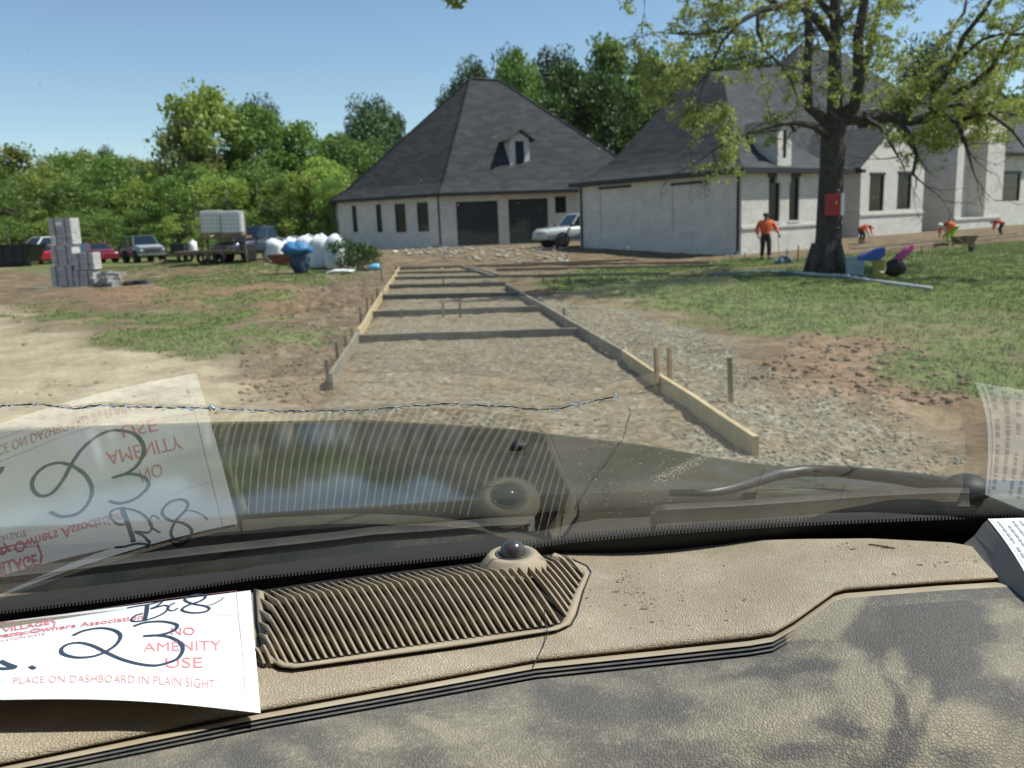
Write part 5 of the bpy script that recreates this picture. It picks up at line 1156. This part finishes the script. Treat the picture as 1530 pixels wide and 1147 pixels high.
p=at_px(78,393); vehicle('parked_hatchback','bright red car mostly hidden behind the tall grey brick stack','car','sedan',PRD,None,(p.x,p.y,p.z),math.pi/2+.5)
p=gp(78,393); q=atd(60,385,p.y+4); p=Vector((q.x+.5,p.y+.8,p.z)); vehicle('parked_van','white car roof showing above the black dumpster','car','suv',PW,None,(p.x-.2,p.y+3.2,p.z+.25),-math.pi/2-.5)
p=gp(78,393); q=atd(116,385,p.y+4); p=Vector((q.x,p.y+1,p.z)); vehicle('parked_car','white car mostly hidden between brick stack and maroon sedan','car','sedan',PW,None,(p.x-.3,p.y+3,p.z+.1),.3)
p=at_px(392,388); vehicle('parked_pickup','dark blue pickup behind the white bulk bags','pickup truck','pickup',PBL,None,p,-math.pi/2-.5)
p=at_px(828,369); vehicle('parked_pickup','silver white pickup with its nose out from behind the near brick wing','pickup truck','pickup',PSV,None,(p.x+1.6,p.y,p.z),math.pi+.42)
# dumpster
p=at_px(20,398); e=thing('dumpster','long black open dumpster at the left edge of the view','dumpster',p,.05)
mb=MB(); mb.prism([Vector((x,-1.1,z)) for x,z in ((-4.2,.25),(1.3,.25),(2.0,1.5),(-4.2,1.5))],(0,.06,0));mb.prism([Vector((x,1.04,z)) for x,z in ((-4.2,.25),(1.3,.25),(2.0,1.5),(-4.2,1.5))],(0,.06,0)); mb.prism([Vector((1.3,-1.04,.25)),Vector((2,-1.04,1.5)),Vector((2.0,1.04,1.5)),Vector((1.3,1.04,.25))],(.05,0,0)); mb.box(-4.2,1.3,-1.04,1.04,.25,.31)
DK=mat('black_steel',(.014,.016,.018),.6,(.03,.03,.03),4); mb.build('container',DK,e); mb=MB()
for k in range(9): mb.box(-4.0+.65*k,-3.9+.65*k,-1.17,-1.1,.28,1.45)
mb.box(-4.25,2.05,-1.19,-1.08,1.45,1.56); mb.build('side_rib',DK,e); MB().box(-4.2,1.6,-.8,-.6,.0,.25).build('skid_rail',DK,e)
# brick stacks
def cube_pack(px0,px1,pyt,pyb,base,lab,grp='grey brick packs in the stack by the track'):
    Y=base.y; a=atd(px0,pyb,Y);b=atd(px1,pyb,Y); t=atd(px0,pyt,Y); w_=b.x-a.x; h=t.z-a.z; cx_=(a.x+b.x)/2; e=thing('brick_pack',lab,'brick pack',(cx_,Y+w_*.5,a.z),random.uniform(-.03,.03)+.03,grp)
    w_*=.96; mb=MB(); nr=max(5,int(h/.1)); 
    for r_ in range(nr):
        for c_ in range(4):
            j=random.uniform(-.018,.018); x0=-w_/2+w_*c_/4; mb.box(x0+.001,x0+w_/4-.001,-w_/2+j*(r_%2),w_*.35+j,h*r_/nr+.007,h*(r_+1)/nr-.005)
    mb.build('bricks',GRAYB,e,uv=True); s_=MB()
    for x in (-w_*.22,w_*.24): s_.box(x-.012,x+.012,-w_/2-.02,w_/2+.02,0.0,h+.006)
    s_.build('strap',DK,e); return e
bp_=gp(95,429)
cube_pack(77,110,398,429,bp_,'bottom brick pack of the tall left column'); cube_pack(77,110,366,397.5,bp_,'middle brick pack of the tall left column'); q=cube_pack(75,109,326,365.5,bp_,'top brick pack of the tall column, with white label on it')
MB().box(-.1,.1,-.52,-.5,.72,.86).build('paper_label',WHT,q)
cube_pack(111,141,404,429,bp_,'lower brick pack of the short right column'); cube_pack(110,141,378,403.5,bp_,'upper brick pack of the short right column, its diagonal strap loose')
BRK=mat('loose_brick',(.34,.32,.31),.9,(.20,.19,.18),5)
p0=gp(163,427)
for k in range(11):
    q=MB(); x,y,z=random.uniform(-.55,.55),random.uniform(-.3,.5),.1+.16*(k%3)
    R=rot(random.uniform(0,3)); q.box(-.26,.26,-.16,.16,-.1,.1,X=lambda v_:R(v_)+Vector((0,0,v_.x*random.uniform(-.2,.2))))
    o=q.build('loose_block',BRK,bevel=.01); o.location=p0+Vector((x,y,z)); tag(o,'loose grey block in the heap right of the brick stacks','block','loose blocks heaped beside the brick stack')
p=gp(205,424); tag(MB().blob((p.x,p.y,p.z),(.6,.3,.16),3,9,.3).build('dark_tarp',DK),'low dark crumpled sheet right of the loose block heap','tarp')
p=gp(62,431); tag(MB().blob((p.x,p.y,p.z),(.75,.15,.07),5,9,.3).build('timber_offcut',WOODD),'dark flat offcut on the ground left of the brick stack','offcut')
# flatbed trailer with water totes
RUST=mat('rusty_steel',(.13,.075,.045),.85,(.22,.16,.11),6); p=gp(338,393); e=thing('flatbed_trailer','rusty flatbed trailer with raised wooden deck, under the white water totes','trailer',p,.08)
mb=MB(); mb.box(-2.3,.7,-1.,1.,.62,.70); mb.build('deck',WOODR,e); mb=MB(); mb.box(-2.3,1.3,-.95,-.85,.5,.615);mb.box(-2.3,1.3,.85,.95,.5,.615); 
for x in (-2.2,-1.2,-.2,.6): mb.box(x,x+.08,-.85,.85,.5,.61)
mb.build('frame',RUST,e)
for x in (-.9,-.1):
    for sy in (-.98,.98): t=MB().lathe((x,sy,.32),[(.18,-.09),(.31,-.09),(.33,-.05),(.33,.05),(.31,.09),(.18,.09)],16,'y').build('wheel',TYRE,e,smooth=True)
mb=MB(); 
for x in (-1.0,1.2):
    for y in (-.6,.6): mb.box(x-.05,x+.05,y-.05,y+.05,.0,1.35)
mb.box(-1.1,1.3,-.7,.7,1.25,1.38); mb.tube([(-1.0,-.6,.1),(0,-.6,1.2)],.04,6); mb.build('stand',RUST,e)
TOTE=mat('tote_plastic',(.80,.80,.76),.5); CAGE=mat('galvanised',(.33,.34,.34),.4,metal=.6)
dz=atd(335,349,p.y).z; dt=atd(335,314,p.y).z; hh=dt-dz
for k,(x,l) in enumerate(((-.62,'left white water tote in a metal cage on the rusty stand'),(.42,'right white water tote in a metal cage on the rusty stand'))):
    t=thing('water_tote',l,'water tote',(p.x+.15+x,p.y,dz-.05*k),.08,'caged water totes'); MB().box(-.48,.48,-.5,.5,.08,hh).build('tank',TOTE,t,bevel=.06); mb=MB()
    for i in range(7): s_=-.5+i/6; mb.box(s_-.012,s_+.012,-.53,-.515,.06,hh);mb.box(-.525,-.51,s_-.012,s_+.012,.06,hh);mb.box(.51,.525,s_-.012,s_+.012,.06,hh)
    for i in range(6): z=.1+(hh-.14)*i/5; mb.box(-.53,.53,-.545,-.53,z-.012,z+.012);mb.box(-.54,-.525,-.53,.53,z-.012,z+.012)
    mb.build('cage',CAGE,t); MB().box(-.5,.5,-.5,.5,-.05,.06).build('pallet',WOODR,t); MB().lathe((0,0,hh),[(.12,0),(.12,.04),(.001,.045)],12).build('cap',DK,t)
# small equipment trailer left of it
p=gp(278,392); e=thing('equipment_trailer','small cluttered equipment trailer between the off-roader and the totes','trailer',p,.1)
mb=MB(); mb.box(-1.,1.,-.6,.6,.5,.58); mb.box(1,2,-.04,.04,.5,.56); mb.build('frame',RUST,e)
for sy in (-.65,.65): MB().lathe((0,sy,.3),[(.15,-.08),(.3,-.08),(.3,.08),(.15,.08)],16,'y').build('wheel',TYRE,e)
MB().box(-.7,.1,-.5,.5,.58,1.15).build('tool_box',DK,e,bevel=.03); MB().lathe((.5,0,.58),[(.22,0),(.24,.3),(.22,.6),(.05,.68),(.05,.75)],14).build('drum',WHT,e,smooth=True); MB().tube([(-.6,0,1.1),(-.6,0,1.5),(-.2,0,1.55)],.04,6).build('handle',DK,e)
p=gp(262,393); tag(MB().blob((p.x-.3,p.y,p.z+.05),(.9,.5,.2),8,9,.3).build('red_soil_heap',CLM),'low reddish soil heap before the equipment trailer','soil heap')
# bulk bags
SACK=mat('white_sack',(.60,.62,.65),.65,(.72,.73,.74),6,bump=.4,bs=6,bd=.08)
def sack(px,pyb,pyt,wpx,l,seed,sx=0):
    p=gp(px,pyb); w_=wpx*p.y/FPX; h=atd(px,pyt,p.y).z-p.z; rr=random.Random(seed); mb=MB(); prof=[(.46,0),(.54,.1),(.54,.3),(.50,.5),(.51,.68),(.47,.82),(.38,.92),(.22,.97),(.14,1.0),(.02,.97)]; k=16; rows=[]
    for r_,z in prof:
        rows.append([Vector(((math.copysign(abs(math.cos(2*math.pi*j/k))**.7,math.cos(2*math.pi*j/k)))*r_*w_*(1+.09*math.sin(j*2.1+z*7+seed)+.22*(float(vnoise(j*.45+seed*5,z*4,3))-.5)),(math.copysign(abs(math.sin(2*math.pi*j/k))**.7,math.sin(2*math.pi*j/k)))*r_*w_*(1+.09*math.cos(j*1.7+z*5)),z*h*(1+.16*(float(vnoise(j*.5+seed*9,2.2,8))-.5))+.03*math.sin(j*3+seed)*z)) for j in range(k+1)])
    mb.grid(rows); o=mb.build('bulk_bag',SACK,smooth=True); o.location=p; o.location.y+=w_*.3; return tag(o,l,'bulk bag','white bulk bags')
for i,a in enumerate([(410,388,357,32,'leftmost white bulk bag, low, behind the wheelbarrow'),(436,386,355,30,'second white bulk bag, behind the blue tarp'),(457,389,352,32,'third white bulk bag, right of the blue tarp'),(479,391,350,32,'fourth white bulk bag, tallest of the row'),(500,391,352,30,'rightmost white bulk bag, beside the dark shrub')]): sack(*a,seed=i)
p=gp(510,394); tag(MB().blob((p.x,p.y,p.z+.04),(.6,.35,.09),9,10,.3).build('plastic_sheet',SACK),'flat crumpled white plastic at the foot of the last bulk bag','plastic sheet')
# wheelbarrow
p=gp(428,401); e=thing('wheelbarrow','rusty wheelbarrow standing before the white bulk bags','wheelbarrow',p,.1)
mb=MB(); a=[Vector((x,y,z)) for x,y,z in ((-.45,-.28,.45),(.35,-.22,.42),(.35,.22,.42),(-.45,.28,.45))]; b=[Vector((x,y,z)) for x,y,z in ((-.75,-.42,.85),(.6,-.38,.85),(.6,.38,.85),(-.75,.42,.85))]
mb.poly(a); 
for i in range(4): j=(i+1)%4; mb.quad(a[i],a[j],b[j],b[i])
mb.build('tray',mat('rust_tray',(.22,.07,.035),.7,(.14,.06,.035),5),e)
mb=MB(); 
for sy in (-1,1): mb.tube([(.75,sy*.08,.22),(-.3,sy*.25,.42),(-1.15,sy*.3,.62)],.022,6); mb.tube([(-.3,sy*.25,.42),(-.45,sy*.28,.0)],.018,6)
mb.build('handle',WOODR,e); MB().lathe((.72,0,.2),[(.08,-.04),(.17,-.05),(.2,-.03),(.2,.03),(.17,.05),(.08,.04)],16,'y').build('wheel',TYRE,e)
# blue tarp bundle
p=gp(449,396); BT=mat('blue_tarp',(.05,.20,.42),.45,(.03,.12,.28),3,bump=.5,bs=8,bd=.05); e=thing('drum','dark drum under a bright blue tarp beside the wheelbarrow','drum',p)
h=atd(449,362,p.y).z-p.z; MB().blob((0,0,h*.4),(.42,.36,h*.5),21,14,.14).build('barrel',mat('navy_drum',(.03,.05,.09),.5),e); MB().blob((-.15,0,h*.78),(.62,.45,h*.24),6,16,.3).build('tarp_cover',BT,e,smooth=True)
p=gp(560,403); tag(MB().blob((p.x,p.y,p.z+.12),(.3,.2,.16),8,10,.25).build('blue_bag',mat('light_blue_bag',(.14,.42,.62),.5),smooth=True),'small light blue bag on the dirt beside the far left form board','bag')
# things round the oak
p=gp(1236,408); oy=p.y; q=atd(1236,306,oy); e=thing('red_box','red box with white side fixed to the oak trunk at head height','box',(q.x-.03,oy-.47,q.z))
w_=.40; h=.60; MB().box(-w_/2,w_/2,-.1,.06,-h/2,h/2).build('case',mat('red_case',(.42,.02,.03),.5,(.32,.02,.025),5),e,bevel=.015); MB().box(w_/2+.002,w_/2+.10,-.09,.05,-h/2,h/2).build('side_panel',WHT,e); MB().box(.04,.09,-.112,-.1,.02,.09).build('yellow_sticker',mat('yellow',(.7,.45,.05),.5),e)
def tub(px,pyb,pyt,wpx,name,l,c,cat,open_=True):
    p=gp(px,pyb); w_=wpx*p.y/FPX/2; h=atd(px,pyt,p.y).z-p.z; e=thing(name,l,cat,p); MB().lathe((0,0,0),[(.01,.0),(w_*.82,0),(w_*.9,h*.5),(w_*.97,h*.95),(w_*1.03,h*.95),(w_*1.03,h),(w_*.95,h),(w_*.88,h*.4),(.01,h*.35)],24).build('shell',mat(name+'_plastic',c,.5),e,smooth=False); MB().tube([(-w_*.98,0,h*.9),(-w_*.6,-w_*.8,h*.45),(0,-w_*1.08,h*.35),(w_*.6,-w_*.8,h*.45),(w_*.98,0,h*.9)],.008,5).build('handle',CAGE,e); return p,h
tub(1277,411,384,29,'pale_tub','pale blue-white plastic tub at the right foot of the oak',(.33,.40,.45),'tub')
p,h=tub(1313,415,389,20,'yellow_bucket','dull yellow bucket right of the pale tub',(.30,.26,.05),'bucket')
q=p+Vector((-.12,0,h)); mb=MB(); pts=[(-.42,.02),(-.2,.0),(.1,.02),(.22,.16),(.2,.34),(.02,.3),(-.2,.2),(-.4,.14)]
mb.prism([Vector((x,-.14,z)) for x,z in pts],(0,.28,0)); o=mb.build('blue_jug',mat('blue_plastic',(.02,.07,.32),.4),bevel=.03); o.location=q; tag(o,'deep blue jug tipped on the yellow bucket rim','jug')
p=gp(1337,411); tag(MB().blob((p.x,p.y,p.z+.2),(.30,.22,.24),4,14,.14).build('black_bag',mat('black_bag',(.008,.008,.010),.35,bump=.6,bs=12,bd=.05),smooth=True),'shiny black bag on the grass under the pink fabric','bag')
mb=MB(); mb.blob((p.x+.16,p.y,p.z+.52),(.34,.12,.13),7,14,.15); 
for i,vv in enumerate(mb.v): mb.v[i]=(vv[0],vv[1],vv[2]+(vv[0]-p.x-.16)*.75)
tag(mb.build('pink_cloth',mat('pink_fabric',(.50,.08,.22),.8),smooth=True),'bright pink cloth leaning on the black bag','cloth')
PVC=mat('pvc_pipe',(.52,.54,.56),.45)
def gpipe(pts,r,l,m=PVC): P_=[gz(*a)+Vector((0,0,r+.02)) for a in pts]; return tag(MB().tube(P_,r,8).build('plastic_pipe',m,smooth=True),l,'pipe','pipes lying under the oak')
gpipe([(1245,412),(1300,421),(1391,432)],.035,'long white pipe on the lawn running right from the oak trunk')
gpipe([(1165,408),(1230,413),(1268,414)],.04,'white pipe lying in front of the oak trunk',mat('pvc_b',(.38,.45,.50),.5))
gpipe([(1060,411),(1140,409),(1215,410)],.035,'blue-grey pipe lying in the shade left of the oak',mat('pvc_c',(.15,.22,.28),.5))
p=gp(1170,393); tag(MB().blob((p.x,p.y,p.z+.1),(.3,.3,.2),4,9,.3).build('grey_tarp',mat('grey_tarp',(.12,.15,.19),.6)),'small grey crumpled tarp left of the oak','tarp')
p=gp(865,419); tag(MB().blob((p.x,p.y,p.z+.05),(.16,.1,.07),4,8,.2).build('yellow_bag',mat('pale_yellow',(.55,.55,.18),.6)),'small yellow bag at the edge of the lawn beside the wide forms','bag')
# mud splashed equipment near the bent worker
p=gp(1440,377); e=thing('wheelbarrow','brown wheelbarrow right of the worker in lime green trousers','wheelbarrow',p,.6)
mb=MB(); 
for i in range(4): pass
a=[Vector((x,y,z)) for x,y,z in ((-.35,-.22,.35),(.3,-.2,.32),(.3,.2,.32),(-.35,.22,.35))]; b=[Vector((x,y,z)) for x,y,z in ((-.5,-.33,.62),(.45,-.3,.62),(.45,.3,.62),(-.5,.33,.62))]; mb.poly(a)
for i in range(4): j=(i+1)%4; mb.quad(a[i],a[j],b[j],b[i])
mb.build('tray',RUST,e); MB().lathe((.55,0,.2),[(.08,-.04),(.2,-.03),(.2,.03),(.08,.04)],14,'y').build('wheel',TYRE,e); mb=MB()
for sy in (-1,1): mb.tube([(.55,sy*.06,.2),(-.2,sy*.2,.34),(-1.1,sy*.24,.6)],.02,6)
mb.build('handle',WOODR,e)
# ============================================================ PEOPLE
SKIN=mat('skin',(.22,.12,.075),.6); ORG=mat('hi_vis_orange',(.80,.13,.035),.7,(.66,.09,.025),5); RDS=mat('red_shirt',(.62,.06,.05),.7); DPT=mat('dark_trousers',(.035,.025,.022),.8); GPT=mat('lime_trousers',(.30,.62,.03),.7); NVY=mat('navy_trousers',(.03,.035,.05),.8); HAIR=mat('black_hair',(.01,.008,.007),.7); SHOE=mat('work_boot',(.05,.035,.022),.8)
def skin(name,verts,edges,m,parent,root=0,sub=2):
    me=bpy.data.meshes.new(name); me.from_pydata([v_[:3] for v_ in verts],edges,[]); o=bpy.data.objects.new(name,me); COL.objects.link(o)
    sm=o.modifiers.new('s','SKIN'); sm.use_smooth_shade=True; sk=me.skin_vertices[0] if me.skin_vertices else None
    if sk is None:
        bm=bmesh.new(); bm.from_mesh(me); bm.verts.layers.skin.verify(); bm.to_mesh(me); bm.free(); sk=me.skin_vertices[0]
    for i,v_ in enumerate(verts):
        r=v_[3]; r=r if isinstance(r,tuple) else (r,r); sk.data[i].radius=r; sk.data[i].use_root=(i==root)
    o.modifiers.new('u','SUBSURF').levels=sub; o.modifiers['u'].render_levels=sub
    dg=bpy.context.evaluated_depsgraph_get(); me2=bpy.data.meshes.new_from_object(o.evaluated_get(dg)); me2.materials.clear(); me2.materials.append(m); me2.shade_smooth()
    bpy.data.objects.remove(o); q=bpy.data.objects.new(name,me2); COL.objects.link(q); q.parent=parent; return q
def person(label,J,loc,rz,shirt,pants,hat=None,scale=1):
    """J: joints, figure faces -y"""
    e=thing('person',label,'person',loc,rz,'workers in bright shirts'); e.scale=(scale*1.22,scale*1.15,scale)
    g_=lambda k:Vector(J[k]); hd=g_('head'); nk=g_('neck'); ch=g_('chest'); pv=g_('pelvis'); ud=(hd-nk).normalized(); fw=Vector(J.get('face',(0,-1,0))).normalized()
    V=[(*pv,.11),(*((pv+ch)/2),.115),(*ch,.12),(*nk,.055),(*(nk+ud*.07),.055),(*(hd),.085),(*(hd+ud*.10),.07)]; E_=[(0,1),(1,2),(2,3),(3,4),(4,5),(5,6)]
    n=len(V); V.append((*(hd+fw*.105-ud*.015),.016)); E_.append((5,n))
    for s_ in 'LR':
        i=len(V); V+=[(*g_('sh'+s_),.055),(*g_('el'+s_),.04),(*g_('wr'+s_),.028)]; E_+=[(2,i),(i,i+1),(i+1,i+2)]
        w_=g_('wr'+s_); d=(w_-g_('el'+s_)).normalized(); pm=w_+d*.06; V.append((*pm,.034)); E_.append((i+2,i+3)); sd_=d.cross(fw).normalized() if d.cross(fw).length>.1 else Vector((1,0,0))
        for k in range(4):
            b=len(V); o_=sd_*(.024*(k-1.5)); V+=[(*(pm+d*.045+o_),.0095),(*(pm+d*(.085+.008*(1-abs(k-1.4)))+o_-fw*-.012),.0085)]; E_+=[(i+3,b),(b,b+1)]
        b=len(V); V+=[(*(pm+sd_*.045+d*.015),.011),(*(pm+sd_*.055+d*.05),.0095)]; E_+=[(i+3,b),(b,b+1)]
        i=len(V); V+=[(*g_('hp'+s_),.08),(*g_('kn'+s_),.055),(*g_('an'+s_),.04)]; E_+=[(0,i),(i,i+1),(i+1,i+2)]
    skin('body',V,E_,SKIN,e)
    V=[(*(pv+(ch-pv)*.1),.145),(*((pv+ch)/2),.15),(*ch,.155),(*(ch.lerp(nk,.75)),.075)]; E_=[(0,1),(1,2),(2,3)]
    for s_ in 'LR': i=len(V); V+=[(*g_('sh'+s_),.085),(*g_('el'+s_),.062),(*(g_('el'+s_).lerp(g_('wr'+s_),.85)),.048)]; E_+=[(2,i),(i,i+1),(i+1,i+2)]
    skin('shirt',V,E_,shirt,e,1)
    V=[(*(pv+(ch-pv)*.14),.135),(*pv,.145)]; E_=[(0,1)]
    for s_ in 'LR': i=len(V); V+=[(*g_('hp'+s_),.105),(*g_('kn'+s_),.080),(*(g_('kn'+s_).lerp(g_('an'+s_),.95)),.066)]; E_+=[(1,i),(i,i+1),(i+1,i+2)]
    skin('trousers',V,E_,pants,e,1)
    for s_ in 'LR':
        a=g_('an'+s_); V=[(*(a+Vector((0,.04,-.03))),.045),(*(a+Vector((0,-.05,-.045))),.045),(*(a+Vector((0,-.15,-.055))),.04)]; skin('boot',V,[(0,1),(1,2)],SHOE,e)
    hb=hd+ud*.055-fw*.012; hh=MB().blob(hb,(.098,.105,.085),3,14,.03).build('cap' if hat else 'hair',hat or HAIR,e,smooth=True)
    if hat: MB().blob(hb+fw*.10-ud*.01,(.07,.08,.012),3,12,0).build('brim',hat,hh,smooth=True)
    for s_ in (-1,1): MB().blob(hd+fw*.088+ud*.02+fw.cross(ud)*.033*s_,(.012,.008,.008),1,8,0).build('eye',HAIR,e)
    return e
ST=dict(pelvis=(0,0,.95),chest=(0,-.02,1.32),neck=(0,-.02,1.48),head=(0,-.04,1.61),shL=(-.19,-.02,1.40),elL=(-.29,.02,1.13),wrL=(-.27,-.12,.90),shR=(.19,-.02,1.40),elR=(.33,-.02,1.15),wrR=(.38,-.14,.93),hpL=(-.09,0,.90),knL=(-.10,-.06,.50),anL=(-.07,.10,.09),hpR=(.09,0,.90),knR=(.09,-.08,.50),anR=(.08,-.12,.09))
p=gp(1143,387); hp_=atd(1141,318,p.y).z-p.z; W1=person('person in orange long-sleeved shirt and dark trousers walking past the white wing',ST,p,.1,ORG,DPT,None,hp_/1.74)
k=hp_/1.74; mb=MB().tube([(p.x+.42*k,p.y-.2*k,p.z+1.0*k),(p.x+.46*k,p.y-.22*k,p.z+.1)],.012,6); tag(mb.build('metal_rod',DK),'thin dark rod held by the walking worker','rod')
BD=dict(pelvis=(0,.18,.86),chest=(0,-.20,1.06),neck=(0,-.34,1.04),head=(0,-.47,.98),face=(0,-.6,-.8),shL=(-.19,-.24,1.04),elL=(-.22,-.30,.76),wrL=(-.14,-.36,.52),shR=(.19,-.24,1.04),elR=(.24,-.32,.76),wrR=(.16,-.40,.54),hpL=(-.10,.16,.84),knL=(-.14,.02,.47),anL=(-.14,.12,.09),hpR=(.10,.16,.84),knR=(.14,-.02,.47),anR=(.15,.10,.09))
def bent(px,pyb,pyt,rz,l,s_,t_,hat): p=gp(px,pyb); h=atd(px,pyt,p.y).z-p.z; return person(l,BD,p,rz,s_,t_,hat,h/1.22)
bent(1289,363,333,.7,'person in orange bent over just right of the oak trunk, dark trousers',ORG,NVY,mat('pale_cap',(.55,.5,.4),.7))
bent(1418,367,327,-math.pi/2+.3,'person in orange shirt and lime green trousers bent forward, white cap',ORG,GPT,mat('white_cap',(.7,.7,.66),.7))
bent(1493,351,326,-math.pi/2-.2,'person in a red shirt and dark trousers bent over at the far right wall',RDS,NVY,mat('dark_cap',(.04,.04,.05),.7))
